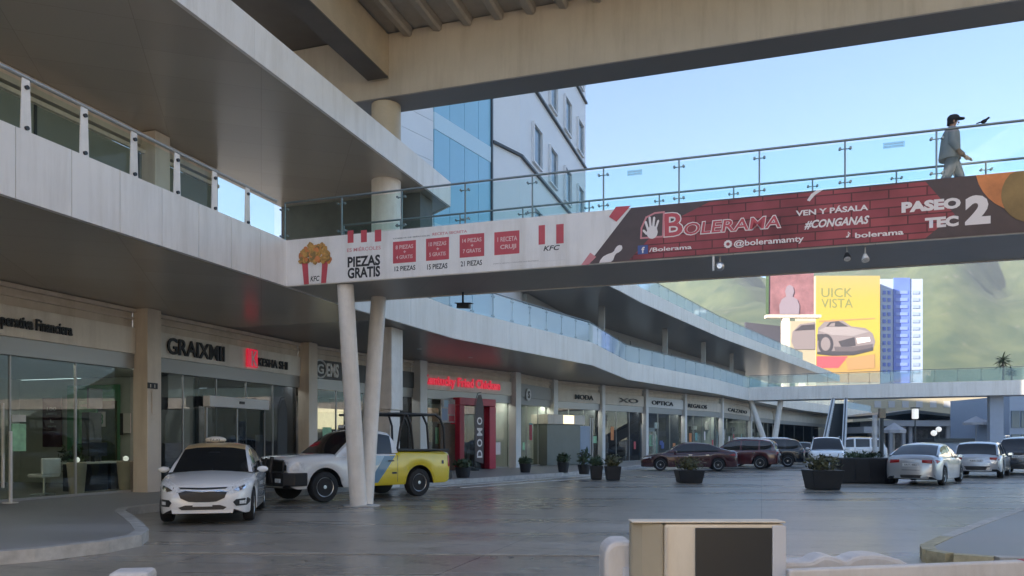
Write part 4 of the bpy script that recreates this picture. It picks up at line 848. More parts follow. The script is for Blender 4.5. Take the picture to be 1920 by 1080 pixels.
l = hit(3, 600, 697); O, D, Nn = fac_frame(3); l.z = 4.29
ring = [l + D * 0.36 * math.cos(q * PI / 12) + UP * 0.33 * math.sin(q * PI / 12) for q in range(25)]
MB().path(ring, 0.035, 6).build('ring', 'white', t)
sign_text(3, 'G', 594, 606, 683, 710, 'white', t, z=(4.1, 4.47), bold=0.02)
sign_text(3, 'EMS', 612, 634, 683, 710, 'white', t, z=(4.02, 4.54), bold=0.03)
t = sign('shop_sign', 'long bright red letter sign over the red doorway', hit(4, 860, 725))
sign_text(4, 'Kentucky Fried Chicken', 793, 937, 712, 738, 'signred', t, z=(4.02, 4.60), bold=0.03)
t = sign('shop_sign', 'small black and white round mark right of the second white pillar', hit(5, 990, 740))
l = hit(5, 990, 740); O, D, Nn = fac_frame(5)
MB().tube(l, l + Nn * 0.05, 0.33, n=20).build('disc', 'white', t); text('S', l - D * 0.16 - UP * 0.2 + Nn * 0.06, D, UP, 0.32, 0.4, 'ink', t, bold=0.05)
for i, s, x0, x1, lab in ((6, 'MODA', 1078, 1112, 'small dark lettered shop sign above the cream lit stand'), (7, 'XO', 1160, 1196, 'black XO shop sign left of a slim white pillar'), (8, 'OPTICA', 1222, 1262, 'dark shop sign over the bluish glass shop'), (9, 'REGALOS', 1290, 1325, 'dark shop sign above the maroon car roof'), (10, 'CALZADO', 1365, 1400, 'dark far shop sign left of the distant V column')):
    t = sign('shop_sign', lab, hit(i, (x0 + x1) / 2, 770)); sign_text(i, s, x0, x1, 760, 780, 'ink', t, z=(4.12, 4.42), bold=0.01)
# small plates on the first pillar
pc = st(16.9, -16.12 + 0.3 + 0.002, 0)
o = MB(); q = st(16.85, -15.86, 0)
t = tag(MB().obox(st(16.72, -15.855, 2.98), U * 0.36, W * 0.02, UP * 0.16).build('pillar_plaque', 'ink', bevel=0.004), 'small dark plaque on the beige pillar, above a slim notice', 'plaque')
text('11', st(16.80, -15.83, 3.01), U, UP, 0.18, 0.09, 'cream', t)
tag(MB().obox(st(16.88, -15.855, 2.28), U * 0.16, W * 0.015, UP * 0.66).build('pillar_notice', 'cream', bevel=0.004), 'slim tall notice in a tan frame on the beige pillar under a dark plaque', 'notice')
# ================================================================ INSIDE AND BEFORE THE NEAR SHOPS
ZF = 0.17
def boxpx(x0, y0, x1, y1, b, dep, zb=None):
    a0, zt = on_b(x0, y0, b); a1, z0 = on_b(x1, y1, b); am = (a0 + a1) / 2
    zt = on_b((x0 + x1) / 2, y0, b)[1]; z0 = on_b((x0 + x1) / 2, y1, b)[1] if zb is None else zb
    return MB().obox(st(a0, b, z0), U * (a1 - a0), W * -dep, UP * (zt - z0)), am, a1 - a0, z0, zt
t = thing('office_desk', 'dark office desk behind the bank glass, beside a screen', 'desk', tuple(st(15, -18, ZF)))
a0, a1 = on_b(152, 850, -17.6)[0], on_b(244, 850, -17.6)[0]
MB().obox(st(a0, -17.6, 0.92), U * (a1 - a0), W * -0.8, UP * 0.05).build('desk_top', 'shopwall', t)
MB().obox(st(a0 + .05, -17.7, ZF), U * ((a1 - a0) * .55), W * -0.6, UP * 0.75).build('front_panel', 'black', t); MB().obox(st(a1 - .6, -17.7, ZF), U * 0.55, W * -0.6, UP * 0.75).build('drawer_unit', 'black', t)
t = thing('computer_screen', 'black computer screen on the office desk', 'screen', tuple(st((a0 + a1) / 2, -18, 0.97)))
m_ = (a0 + a1) / 2 - 0.3
MB().obox(st(m_, -17.9, 1.12), U * 0.62, W * -0.05, UP * 0.40).build('panel', 'screen', t, bevel=0.01); MB().obox(st(m_ + .2, -17.92, 0.97), U * 0.2, W * -0.15, UP * 0.15).build('stand', 'darkmetal', t)
t = thing('office_chair', 'pale grey shell chair on a star base behind the bank glass', 'chair', tuple(st(*S(0, 0), 0)))
ca = on_b(88, 900, -17.3)[0]; c = st(ca, -17.4, ZF); t.location = c
b = MB(); b.path([c + W * .02 * k + UP * z for k, z in ((0, .0), (0, .48))], 0.03, 8); b.build('stem', 'metal', t)
b = MB()
for k in range(5): b.bar(c + UP * 0.05, c + Vector((math.cos(k * 1.257), math.sin(k * 1.257), 0)) * 0.3 + UP * 0.03, 0.04, 0.03)
b.build('base', 'metal', t)
b = MB(); b.obox(c + U * -0.27 + W * 0.25 + UP * 0.46, U * 0.54, W * -0.5, UP * 0.09); b.build('seat', 'plastic', t, bevel=0.03)
b = MB(); b.obox(c + U * -0.27 + W * 0.27 + UP * 0.53, U * 0.54, W * -0.08, UP * 0.42); b.build('backrest', 'plastic', t, bevel=0.03)
AW = 19.44
def boxA(x0, y0, x1, y1, zb=None, off=0.0, dep=0.05):
    b0, b1 = on_a(x0, y0, AW - off)[0], on_a(x1, y0, AW - off)[0]; xm = (x0 + x1) / 2; zt = on_a(xm, y0, AW - off)[1]; z0 = on_a(xm, y1, AW - off)[1] if zb is None else zb
    return MB().obox(st(AW - off - dep, b0, z0), W * (b1 - b0), U * dep, UP * (zt - z0)), b0, b1 - b0, z0, zt
def wallposter(name, x0, y0, x1, y1, mm, label, cat, zb=None, words=(), off=0.0, dep=0.05):
    mb, b0, w, z0, zt = boxA(x0, y0, x1, y1, zb, off, dep); o = tag(mb.build(name, mm, bevel=0.006), label, cat)
    for s, fx, fz, fw, fh, m2 in words: text(s, st(AW - off - dep - 0.006, b0 + fx * w, z0 + fz * (zt - z0)), W, UP, fw * w, fh * (zt - z0), m2, o, bold=0.02)
def posterbox(name, x0, y0, x1, y1, b, dep, mm, label, cat, zb=None, words=(), parts=None):
    mb, am, w, z0, zt = boxpx(x0, y0, x1, y1, b, dep, zb); o = tag(mb.build(name, mm, bevel=0.006), label, cat)
    for s, fx, fz, fw, fh, mm2 in words: text(s, st(am - w / 2 + fx * w, b + 0.006, z0 + fz * (zt - z0)), U, UP, fw * w, fh * (zt - z0), mm2, o, bold=0.02)
    return o
wallposter('poster_stand', 82, 746, 117, 838, 'darkred', 'tall maroon poster with white number 100 inside the bank', 'poster', None, (('100', .25, .74, .5, .07, 'whiteink'), ('CREDITO', .2, .66, .6, .035, 'whiteink'), ('L', .42, .5, .2, .06, 'whiteink'), ('GRATIS', .3, .4, .45, .035, 'whiteink')))
wallposter('green_partition', 128, 722, 226, 868, 'greenwall', 'green painted partition at the back of the bank office', 'partition', ZF)
wallposter('dark_door', 186, 752, 220, 860, 'leaf', 'dark green inner door right of the pale green board', 'door', ZF, (), 0.06, 0.04)
wallposter('poster_board', 150, 752, 182, 833, 'greenpost', 'pale green poster board on the green partition inside the bank', 'poster', None, (('INVERSION', .12, .86, .76, .06, 'whiteink'), ('PLAZO FIJO', .12, .68, .76, .05, 'greenwall'), ('AHORRO', .12, .52, .6, .05, 'whiteink'), ('8.5%', .2, .32, .5, .09, 'greenwall')), 0.06)
wallposter('number_card', 185, 772, 198, 800, 'whiteink', 'small white card with a green number 3 hanging right of the pale green board', 'card', None, (('3', .25, .15, .5, .7, 'greenwall'),), 0.14, 0.02)
wallposter('wall_notice', 232, 775, 246, 812, 'whiteink', 'small white notice beside a black one near the right end of the bank glass', 'notice', None, (), 0.0, 0.03)
wallposter('wall_notice', 224, 775, 231, 816, 'ink', 'narrow black notice right of the dark green inner door', 'notice', None, (), 0.0, 0.03)
for x0, x1, lab in ((132, 161, 'tan tapered planter with a pale globe, left of the dark desk'), (226, 251, 'tan tapered planter with a pale globe, next to the beige pillar')):
    a_, b_ = on_b(x0, 900, -16.9)[0], on_b(x1, 900, -16.9)[0]; w = (b_ - a_) / 2; c = st((a_ + b_) / 2, -16.95, 0)
    t = thing('tapered_planter', lab, 'planter', (c.x, c.y, ZF), 'planters behind the bank glass')
    MB().lathe([(w * .72, ZF), (w, 0.98), (w * .9, 1.0), (w * .85, 0.93)], (c.x, c.y, 0), 4 * 6).build('pot', 'tanpot', t, smooth=R(40))
    MB().ball((c.x, c.y, 1.06), 0.075, 0.075, 0.075).build('globe', 'lamp', t, smooth=True)
b = MB(); c = st(on_b(104, 850, -18.0)[0] + .8, -18.3, ZF)
t = thing('potted_plant', 'dark leafy plant between the shell chair and the dark desk', 'plant', tuple(c))
MB().lathe([(0.15, 0), (0.2, 0.4), (0.18, 0.4), (0.16, 0.36)], c, 14).build('pot', 'pot', t)
def leaves(c, rx, ry, rz, n, size, seed, hollow=0.35):
    r = random.Random(seed); b = MB(); c = Vector(c)
    for _ in range(n):
        d = Vector((r.gauss(0, 1), r.gauss(0, 1), r.gauss(0, 1))).normalized(); k = (hollow + (1 - hollow) * r.random()) * (0.85 + 0.3 * r.random())
        p = c + Vector((d.x * rx * k, d.y * ry * k, d.z * rz * k)); s = size * r.uniform(0.6, 1.4)
        t1 = Vector((r.gauss(0, 1), r.gauss(0, 1), r.gauss(0, 1))).normalized(); t2 = t1.cross(d + Vector((0.01, 0.02, 0.3))).normalized()
        b.add([p - t1 * s, p + t2 * s * .45, p + t1 * s, p - t2 * s * .45], [(0, 1, 2, 3)])
    return b
leaves(c + UP * 0.85, .35, .35, .5, 220, 0.09, 4).build('foliage', 'leaf', t)
t = thing('info_totem', 'pale green notice plate on a white pole outside the bank door', 'sign', tuple(st(on_b(17, 930, -15.9)[0], -15.9, ZF)))
aq, zq = on_b(28, 850, -15.9); aq0 = on_b(18, 850, -15.9)[0]
MB().obox(st(aq0 - .02, -15.9, ZF), U * 0.05, W * 0.05, UP * 1.6).build('pole', 'white', t)
MB().obox(st(aq0 + .03, -15.89, 1.32), U * 0.34, W * 0.03, UP * 0.62).build('plate', 'greenpost', t, bevel=0.005); MB().obox(st(aq0 + .03, -15.89, 1.98), U * 0.34, W * 0.03, UP * 0.16).build('header_plate', 'shopwall', t, bevel=0.005)
MB().lathe([(0.16, 0), (0.16, 0.02)], st(aq0, -15.88, ZF), 14).build('base', 'white', t)
tag(MB().obox(st(on_b(2, 850, -16.2)[0], -16.2, 0.5), U * 0.05, W * 0.05, UP * 1.9).build('door_pull', 'white', bevel=0.01), 'tall white door pull bar at the left edge of the bank front', 'door handle')
# sliding door head and dark feather flag of the second shop
q0, q1 = on_b(388, 755, -16.05)[0], on_b(500, 755, -16.05)[0]
t = thing('sliding_door', 'automatic glass door with a wide white head box behind the taxi', 'door', tuple(st((q0 + q1) / 2, -16.1, ZF)))
MB().obox(st(q0, -16.2, 2.60), U * (q1 - q0), W * 0.26, UP * 0.34).build('head_box', 'white', t, bevel=0.02)
MB().obox(st((q0 + q1) / 2 - 0.1, -15.939, 2.74), U * 0.24, W * 0.03, UP * 0.08).build('sensor', 'black', t)
for k in range(3): MB().obox(st(q0 + 0.02 + k * (q1 - q0 - .1) / 2, -16.15, ZF), U * 0.06, W * 0.06, UP * 2.43).build('jamb', 'alu', t)
for k in range(2): MB().obox(st(q0 + 0.09 + k * (q1 - q0 - .1) / 2, -16.12, ZF + .02), U * ((q1 - q0 - .1) / 2 - .08), W * 0.015, UP * 2.4).build('glass_panel', 'tintglass', t)
def feather(name, label, base, w, h, D, Nn, mm, letters, lm, z0=ZF):
    t = thing(name, label, 'flag', (base.x, base.y, z0)); P = lambda s, z: base + D * s + UP * (z0 + z)
    MB().path([P(-w * .55, 0), P(-w * .55, h * .7), P(-w * .5, h * .88), P(-w * .2, h * .985), P(w * .2, h)], 0.018, 6).build('pole', 'darkmetal', t)
    pts = [P(-w * .5, h * .12)] + [P(w * .45, h * .08), P(w * .5, h * .6), P(w * .45, h * .85), P(w * .2, h * .97), P(-w * .15, h * .96), P(-w * .42, h * .86), P(-w * .5, h * .7)]
    MB().plate(pts, Nn, 0.006).build('sail', mm, t)
    MB().lathe([(0.22, 0), (0.22, 0.05), (0.03, 0.07)], P(-w * .55, 0), 12).build('base', 'darkmetal', t)
    for s, fz, fh in letters: text(s, P(w * .32, fz * h) + Nn * 0.008, UP, -D, fh * h, w * .62, lm, t, bold=0.03)
    return t
O, D, Nn = fac_frame(2, 0.55); feather('feather_flag', 'narrow all black feather flag standing right of the sliding door', Vector((*hit(2, 530, 830, 0.55).xy, 0)), 0.52, 2.9, D, Nn, 'black', [], 'ink')
tag(MB().obox(Vector((*hit(3, 592, 790, -1.6).xy, 2.05)), fac_frame(3)[1] * 1.7, fac_frame(3)[2] * -0.1, UP * 0.85).build('reflection_panel', 'yellowglow'), 'warm glowing panel in place of a yellow reflection behind the pickup roof', 'reflection panel')  # glow put in for a yellow reflection in the shop glass
# red doorway, wooden walls, food poster and brown feather flag of the chicken shop
O, D, Nn = fac_frame(4, 0.0); l, r = hit(4, 862, 800, 0.5), hit(4, 930, 800, 0.5); l.z = r.z = ZF; w = (r - l).dot(D)
t = thing('red_doorway', 'red portal frame around the dark entrance of the chicken shop', 'doorway', tuple(l))
MB().obox(l, D * 0.34, Nn * -0.6, UP * 3.1).build('jamb', 'redpaint', t, bevel=0.02); MB().obox(l + D * (w - .5), D * 0.5, Nn * -0.6, UP * 3.1).build('jamb', 'redpaint', t, bevel=0.02)
MB().obox(l + UP * 3.11, D * w, Nn * -0.6, UP * 0.35).build('lintel', 'redpaint', t, bevel=0.02)
MB().obox(l + D * 0.36 - Nn * 0.3, D * (w - .9), Nn * -0.06, UP * 3.08).build('door', 'tintglass', t)
l2, r2 = hit(4, 826, 800, 0.22), hit(4, 860, 800, 0.4); l2.z = ZF
tag(MB().obox(l2, D * ((r2 - l2).dot(D) - .05), Nn * -0.12, UP * 2.2).build('wooden_wall', 'wood', bevel=0.01), 'dark brown wooden panel left of the red doorway', 'panel')
o = tag(MB().obox(Vector((l2.x, l2.y, 2.42)), D * ((r2 - l2).dot(D) - .1), Nn * 0.04, UP * 1.1).build('food_poster', 'posterp'), 'pale blue and pink food poster above the wooden panel', 'poster')
L_ = (r2 - l2).dot(D) - .1
for k, (fx, fz, fw, fh, mm) in enumerate(((.05, .1, .4, .5, 'towerpale'), (.5, .35, .45, .45, 'pink'), (.2, .65, .3, .3, 'stripelight'), (.55, .05, .4, .25, 'red'))):
    MB().obox(Vector((l2.x, l2.y, 2.42 + fz * 1.1)) + D * (fx * L_) + Nn * 0.042, D * (fw * L_), Nn * (0.003 + .001 * k), UP * (fh * 1.1)).build('print', mm, o)
feather('feather_flag', 'tall dark brown feather flag with white letters reading upwards before the red doorway', Vector((*hit(4, 899, 880, 1.3).xy, 0)), 0.62, 3.7, D, Nn, 'bannerdark', [('D', .16, .10), ('O', .30, .10), ('M', .44, .10), ('O', .58, .10)], 'whiteink')
# lit stand in the recess between the shops
O, D, Nn = fac_frame(6, 0.9); l, r = hit(6, 1026, 800, 0.9), hit(6, 1112, 800, 0.9); l.z = r.z = ZF; D = (r - l).normalized(); Nn = Vector((D.y, -D.x, 0)); w = (r - l).length
t = thing('shop_kiosk', 'grey green closed stand with a lit cream head band in the shop recess', 'kiosk', tuple(l))
MB().obox(l, D * (w * .70), Nn * -1.0, UP * 2.35).build('shutter', mat('grey green shutter', (0.20, 0.21, 0.18), 0.5, var=0.1, scale=1), t, bevel=0.01)
MB().obox(l + D * (w * .705), D * (w * .22), Nn * -0.9, UP * 2.3).build('side_panel', 'kiosk', t, bevel=0.01)
MB().obox(l - D * 0.1 + Nn * 0.12 + UP * 2.36, D * (w * .8), Nn * -1.2, UP * 0.55).build('head_band', 'cream', t, bevel=0.02)
MB().obox(l + D * (w * .30) + Nn * 0.124 + UP * 2.40, D * (w * .22), Nn * 0.02, UP * 0.48).build('lit_panel', 'yellowglow', t)
for k in range(2): MB().obox(l + D * (w * .93) + D * (0.25 * k) + UP * 0.0, D * 0.1, Nn * -0.1, UP * 2.8).build('post', 'alu', t)
# ================================================================ PLANTERS
def planter(px, base_y, w, h, bush, mm, label, shape='round', seed=1, group=None, z0=0.0, n=500, ry=None):
    s = (HY - base_y) / (z0 - CZ); Y = F / s; X = (px - HX) / s; t = thing('potted_shrub', label, 'potted shrub', (X, Y, z0), group)
    if shape == 'round': MB().lathe([(w * .38, 0), (w * .5, h), (w * .44, h + .002), (w * .43, h - .05)], (X, Y, z0), 18).build('pot', 'pot', t, smooth=R(40))
    else:
        b = MB(); k = [(-.40, -.40), (.40, -.40), (.40, .40), (-.40, .40)]; vs = [Vector((X + x * w, Y + y * w, z0)) for x, y in k] + [Vector((X + x * w * 1.25, Y + y * w * 1.25, z0 + h)) for x, y in k]
        b.add(vs, [(3, 2, 1, 0), (4, 5, 6, 7), (0, 1, 5, 4), (1, 2, 6, 5), (2, 3, 7, 6), (3, 0, 4, 7)]); b.build('pot', 'pot', t, bevel=0.02)
    MB().lathe([(w * .42, 0), (w * .42, .01)], (X, Y, z0 + h - 0.04), 14).build('soil', 'soil', t)
    leaves((X, Y, z0 + h + bush * .42), w * .58, w * .58, bush * .55, n, 0.075, seed, 0.15).build('foliage', mm, t)
    b = MB()
    for k in range(5): b.path([(X, Y, z0 + h - .05), (X + .1 * math.cos(k * 1.3), Y + .1 * math.sin(k * 1.3), z0 + h + bush * .3), (X + w * .3 * math.cos(k * 1.3), Y + w * .3 * math.sin(k * 1.3), z0 + h + bush * .7)], 0.012, 5)
    b.build('stems', 'trunk', t)
planter(1542, 917, 1.02, 0.62, 0.55, 'leafred', 'black square pot with a low shrub, in front of the dark planter box', 'square', 11)
planter(1292, 905, 0.98, 0.48, 0.55, 'leafred', 'wide black pot with a brown green shrub before the maroon car', 'square', 12)
planter(1149, 900, 0.62, 0.55, 0.50, 'leafred', 'black pot with a rounded shrub, right one of the close pair on the kerb corner', 'square', 13)
planter(1118, 899, 0.50, 0.55, 0.42, 'leafgrey', 'black pot with a sparse shrub, left one of the close pair on the kerb corner', 'square', 14)
planter(1095, 889, 0.55, 0.4, 0.75, 'leafgrey', 'spiky grey green plant in a dark pot before the bluish stand panel', 'round', 15, z0=0.15, n=300)
planter(1056, 886, 0.55, 0.45, 0.45, 'leaf', 'small dark domed shrub before the grey green stand', 'round', 16, z0=0.15)
planter(868, 896, 0.62, 0.4, 0.35, 'leaf', 'dark low shrub standing by the wooden panel', 'round', 17, z0=0.15)
planter(985, 886, 0.55, 0.4, 0.3, 'leaf', 'dark low shrub right of the second white pillar', 'round', 18, z0=0.15)
t = thing('planter_box', 'long dark planter box with low shrubs left of the silver sedan', 'planter', (13.2, 28.4, 0))
q0, q1 = at(1577, 900, 28.2), at(1684, 900, 28.2)
MB().obox((q0.x, 28.2, 0), (q1.x - q0.x, 0, 0), (0, 1.0, 0), (0, 0, 0.93)).build('box', 'pot', t, bevel=0.03)
b = MB()
for k in range(4): b.obox((q0.x + 0.02 + k * (q1.x - q0.x) / 4, 28.18, 0.06), ((q1.x - q0.x) / 4 - .05, 0, 0), (0, 0.02, 0), (0, 0, 0.8))
b.build('front_panels', 'black', t)
leaves(((q0.x + q1.x) / 2, 28.7, 0.98), 0.95, 0.45, 0.22, 500, 0.07, 21, .1).build('foliage', 'leaf', t)
t = thing('palm_plant', 'small dark palm plant rising from the distant footbridge', 'plant', tuple(at(1886, 715, 60.5)))
P0 = at(1880, 716, 60.6); P1 = at(1896, 716, 60.8)
for (p, h, seed, sc_) in ((P0, 1.9, 1, 1.0), (P1, 1.0, 2, 0.8)):
    MB().path([p - UP * .3, p + UP * h * .5 + W * .05, p + UP * h], [0.08, 0.06, 0.05], 7).build('trunk', 'trunk', t)
    r = random.Random(seed); b = MB()
    for k in range(60):
        d = Vector((r.gauss(0, 1), r.gauss(0, 1), r.uniform(-.6, 1.2))).normalized(); L = r.uniform(.5, .85) * sc_; q = p + UP * (h - r.uniform(0, .5)); n = d.cross(UP).normalized() * 0.05
        b.add([q - n, q + n, q + d * L * .6 + n - UP * .05, q + d * L - UP * .22 * L, q + d * L * .6 - n - UP * .05], [(0, 1, 2, 3, 4)])
    b.build('fronds', 'leaf', t)
# ================================================================ BEYOND THE FAR BRIDGE
def wall_px(x0, y0, x1, y1, Y, dep, zb=None):
    p, q = at(x0, y0, Y), at(x1, y1, Y); z0 = q.z if zb is None else zb
    return MB().obox((p.x, Y, z0), (q.x - p.x, 0, 0), (0, dep, 0), (0, 0, p.z - z0))
YA = 190.0
ad = thing('advert_building', 'tall building whose whole side is a yellow to orange car advert', 'building', tuple(at(1590, 827, YA)))
wall_px(1530, 517, 1650, 800, YA, 14, 0).build('wall', 'adbeige', ad)
p, q = at(1530, 517, YA - .1), at(1650, 717, YA - .1)
MB().obox((p.x, YA - .12, q.z), (q.x - p.x, 0, 0), (0, 0.11, 0), (0, 0, p.z - q.z)).build('advert', 'yellowad', ad)
def ad_text(s, x0, y0, x1, y1, mm, **k): 
    p, q = at(x0, y0, YA - .16), at(x1, y1, YA - .16); return text(s, p, (1, 0, 0), UP, q.x - p.x, q.z - p.z, mm, ad, **k)
ad_text('UICK', 1540, 557, 1598, 540, mat('olive print', (0.16, 0.18, 0.07), 0.6)); ad_text('VISTA', 1540, 577, 1599, 560, bpy.data.materials['olive print'])
def ad_poly(pts, off, mm, Y=YA, name='car_print', par=None): return MB().plate([at(x, y, Y - .13 - off) for x, y in pts], (0, -1, 0), 0.03).build(name, mm, par or ad)
ad_poly([(1532, 640), (1534, 615), (1546, 603), (1562, 599), (1580, 601), (1596, 612), (1622, 615), (1636, 625), (1641, 640), (1637, 655), (1600, 664), (1560, 665), (1532, 664)], 0.0, 'adcar')
ad_poly([(1549, 612), (1556, 604), (1572, 602), (1590, 612)], .06, 'adcardark'); ad_poly([(1572, 640), (1602, 632), (1604, 648), (1578, 652)], .06, 'adcardark'); ad_poly([(1532, 660), (1532, 664), (1560, 667), (1600, 666), (1637, 657), (1636, 650), (1600, 657), (1568, 658)], .06, 'adcardark')
ad_poly([(1548 + 14 * math.cos(k * PI / 8), 645 + 19 * math.sin(k * PI / 8)) for k in range(16)], .10, 'adcardark'); ad_poly([(1548 + 9 * math.cos(k * PI / 8), 645 + 13 * math.sin(k * PI / 8)) for k in range(16)], .14, 'adcar')
ad_poly([(1606, 634), (1630, 632), (1632, 640), (1608, 644)], .06, 'whiteink')
ad_poly([(1531, 668), (1590, 668), (1572, 690), (1531, 690)], .0, 'red'); ad_poly([(1585, 672), (1640, 664), (1640, 690), (1590, 694)], .05, 'peach')
ad_poly([(1534, 620), (1548, 613), (1592, 613), (1630, 622), (1600, 630), (1560, 628)], .03, mat('pale silver print', (0.27, 0.24, 0.25), 0.6))
ad_poly([(1564, 650), (1600, 650), (1636, 645), (1634, 652), (1600, 659), (1566, 659)], .08, mat('dim silver print', (0.10, 0.085, 0.095), 0.6))
ad_poly([(1532, 627), (1544, 626), (1533, 640)], .05, 'adcardark'); ad_poly([(1553, 612), (1559, 606), (1566, 605), (1565, 612)], .09, 'adcar'); ad_poly([(1536, 601), (1640, 596), (1640, 598), (1536, 604)], .02, 'peach')
YB = 150.0
bb_ = thing('billboard', 'tall dusky rose billboard with a pale figure on a thick post', 'billboard', tuple(at(1478, 827, YB)))
wall_px(1441, 505, 1526, 590, YB, 1.0).build('board', 'purple', bb_)
ad_poly([(1462, 589), (1461, 572), (1466, 561), (1474, 556), (1472, 546), (1475, 537), (1481, 534), (1487, 538), (1489, 547), (1486, 556), (1495, 562), (1499, 573), (1498, 589)], 0.0, 'lilac', YB, 'figure_print', bb_)
ad_poly([(1436, 505), (1442, 505), (1441, 590), (1436, 590)], .05, 'leafgrey', YB, 'edge_strip', bb_)
p, q = at(1468, 594, YB), at(1480, 700, YB)
MB().box(((p.x + q.x) / 2, YB + .5, p.z / 2), q.x - p.x, 1.2, p.z).build('post', 'cream', bb_)
wall_px(1438, 590, 1540, 595, YB - .3, 1.6).build('catwalk', 'cream', bb_)
o = thing('billboard', 'dark slate billboard leaning low left of the thick post', 'billboard', tuple(at(1430, 827, YB + 5)))
MB().plate([at(1398, 604, YB + 5), at(1468, 612, YB + 5), at(1468, 655, YB + 5), at(1430, 660, YB + 5), at(1398, 640, YB + 5)], (0, 1, 0), 0.8).build('board', 'adgrey', o); wall_px(1430, 650, 1440, 800, YB + 6, .8, 0).build('post', 'cream', o)
o = thing('billboard', 'beige billboard with the tail of a pale car, left of the yellow advert', 'billboard', tuple(at(1506, 827, YB + 20)))
wall_px(1482, 602, 1529, 694, YB + 20, 1.0).build('board', 'adbeige', o); wall_px(1500, 690, 1510, 800, YB + 20.5, .8, 0).build('post', 'cream', o)
ad_poly([(1484, 640), (1486, 622), (1500, 608), (1528, 604), (1528, 655), (1490, 655)], 0, 'adcar', YB + 20, 'car_print', o); ad_poly([(1490, 620), (1503, 610), (1527, 608), (1527, 618)], .05, 'adcardark', YB + 20, 'car_print', o)
tw = thing('apartment_tower', 'slim pale blue tower with a deep blue vertical stripe beside the yellow advert', 'building', tuple(at(1690, 827, YA + 5)))
wall_px(1651, 523, 1730, 800, YA + 5, 16, 0).build('wall', 'towerpale', tw)
wall_px(1676, 521, 1706, 800, YA + 4.6, .4, 0).build('blue_stripe', 'towerblue', tw)
pw_ = mat('pale blue window panel', (0.16, 0.23, 0.55), 0.4); pg_ = mat('grey blue window panel', (0.24, 0.30, 0.43), 0.4)
for k in range(12):
    y = 545 + k * 13.5
    wall_px(1680, y, 1702, y + 6, YA + 4.4, .18).build('window', pw_, tw)
    for x in (1656, 1665): wall_px(x, y, x + 5, y + 7, YA + 4.8, .18).build('window', 'towerblue', tw)
    wall_px(1711, y, 1724, y + 6, YA + 4.8, .18).build('window', pg_, tw)
# low pavilion shops under and beyond the far bridge
pv = thing('shop_pavilion', 'low white roofed shop pavilion with dark openings seen under the far bridge', 'building', tuple(at(1740, 850, 92)))
wall_px(1625, 790, 1880, 850, 100, 10, 0).build('wall', 'shopdark', pv)
MB().plate([at(1640, 778, 92), at(1712, 768, 92), at(1868, 786, 92), at(1868, 790, 92), at(1712, 774, 92), at(1640, 783, 92)], (0, 1, 0), 14).build('roof', 'darkmetal', pv)
for x0, x1, y0, y1 in ((1655, 1782, 788, 799), (1786, 1842, 784, 797), (1620, 1652, 800, 812)): wall_px(x0, y0, x1, y1, 93, 6).build('canopy_band', 'shade', pv)
for x in (1668, 1692, 1705, 1775, 1788, 1842): wall_px(x, 790, x + 6, 850, 94, .4, 0).build('column', 'shade', pv)
for k, (x0, x1, mm) in enumerate(((1630, 1660, 'posterp'), (1672, 1690, 'posterx'), (1712, 1740, 'posterx'), (1796, 1826, 'kiosk'), (1846, 1866, 'posterp'))): wall_px(x0, 805 + 3 * (k % 2), x1, 848, 97, .5, 0).build('shop_display', mm, pv)
o = thing('office_building', 'pale yellowish building wall above the pavilion roof, under the far bridge', 'building', tuple(at(1740, 827, 128)))
wall_px(1600, 735, 1880, 800, 128, 12, 0).build('wall', 'adbeige', o)
for k in range(9): wall_px(1640 + k * 26, 752, 1652 + k * 26, 764, 127.9, .15).build('window', 'shade', o)
o = thing('corner_shop', 'grey blue shop block with large dark windows at the right edge under the far bridge', 'building', tuple(at(1920, 850, 72)))
wall_px(1893, 742, 2050, 850, 74, 10, 0).build('wall', 'kiosk', o)
for x0, y0, x1, y1 in ((1897, 770, 1912, 802), (1915, 770, 1934, 802), (1897, 814, 1912, 838), (1915, 814, 1934, 838)): wall_px(x0, y0, x1, y1, 73.9, .3).build('window', 'hotelwin', o)
o = thing('utility_kiosk', 'blue grey utility kiosk with a dark lid between the silver and white cars', 'kiosk', tuple(at(1790, 872, 48)))
wall_px(1757, 829, 1823, 880, 48, 1.6, 0).build('body', 'kiosk', o, bevel=0.03); wall_px(1752, 822, 1828, 828.8, 47.8, 2.0).build('lid', 'darkmetal', o)
b = MB(); b.add(wall_px(1775, 836, 1776, 872, 47.97, .02).v, [(0, 1, 5, 4), (4, 5, 6, 7), (1, 2, 6, 5), (3, 0, 4, 7)]); b.build('door_seam', 'darkmetal', o)
def street_lamp(px, py, Y, label, globe=0.22, boxy=False):
    p = at(px, py, Y); t = thing('street_lamp', label, 'street lamp', (p.x, p.y, 0))
    MB().tube((p.x, p.y, 0), (p.x, p.y, p.z - globe), 0.06, 0.045, 10).build('pole', 'darkmetal', t); MB().lathe([(0.16, 0), (0.14, .25), (.07, .3)], (p.x, p.y, 0), 12).build('base', 'darkmetal', t)
    if boxy: MB().box((p.x, p.y, p.z), 0.36, 0.36, 0.75).build('lamp_shade', 'lamp', t, bevel=0.06); MB().box((p.x, p.y, p.z + .43), 0.46, 0.46, 0.08).build('cap', 'darkmetal', t)
    else: MB().ball(p, globe, globe, globe).build('globe', 'lamp', t, smooth=True)
street_lamp(1716, 776, 56, 'tall street lamp with a long pale lantern left of the kiosk', boxy=True)
street_lamp(1751, 812, 58, 'street lamp with a small globe, lower of the two above the silver car'); street_lamp(1760, 805, 62, 'street lamp with a small globe, higher of the two above the silver car')
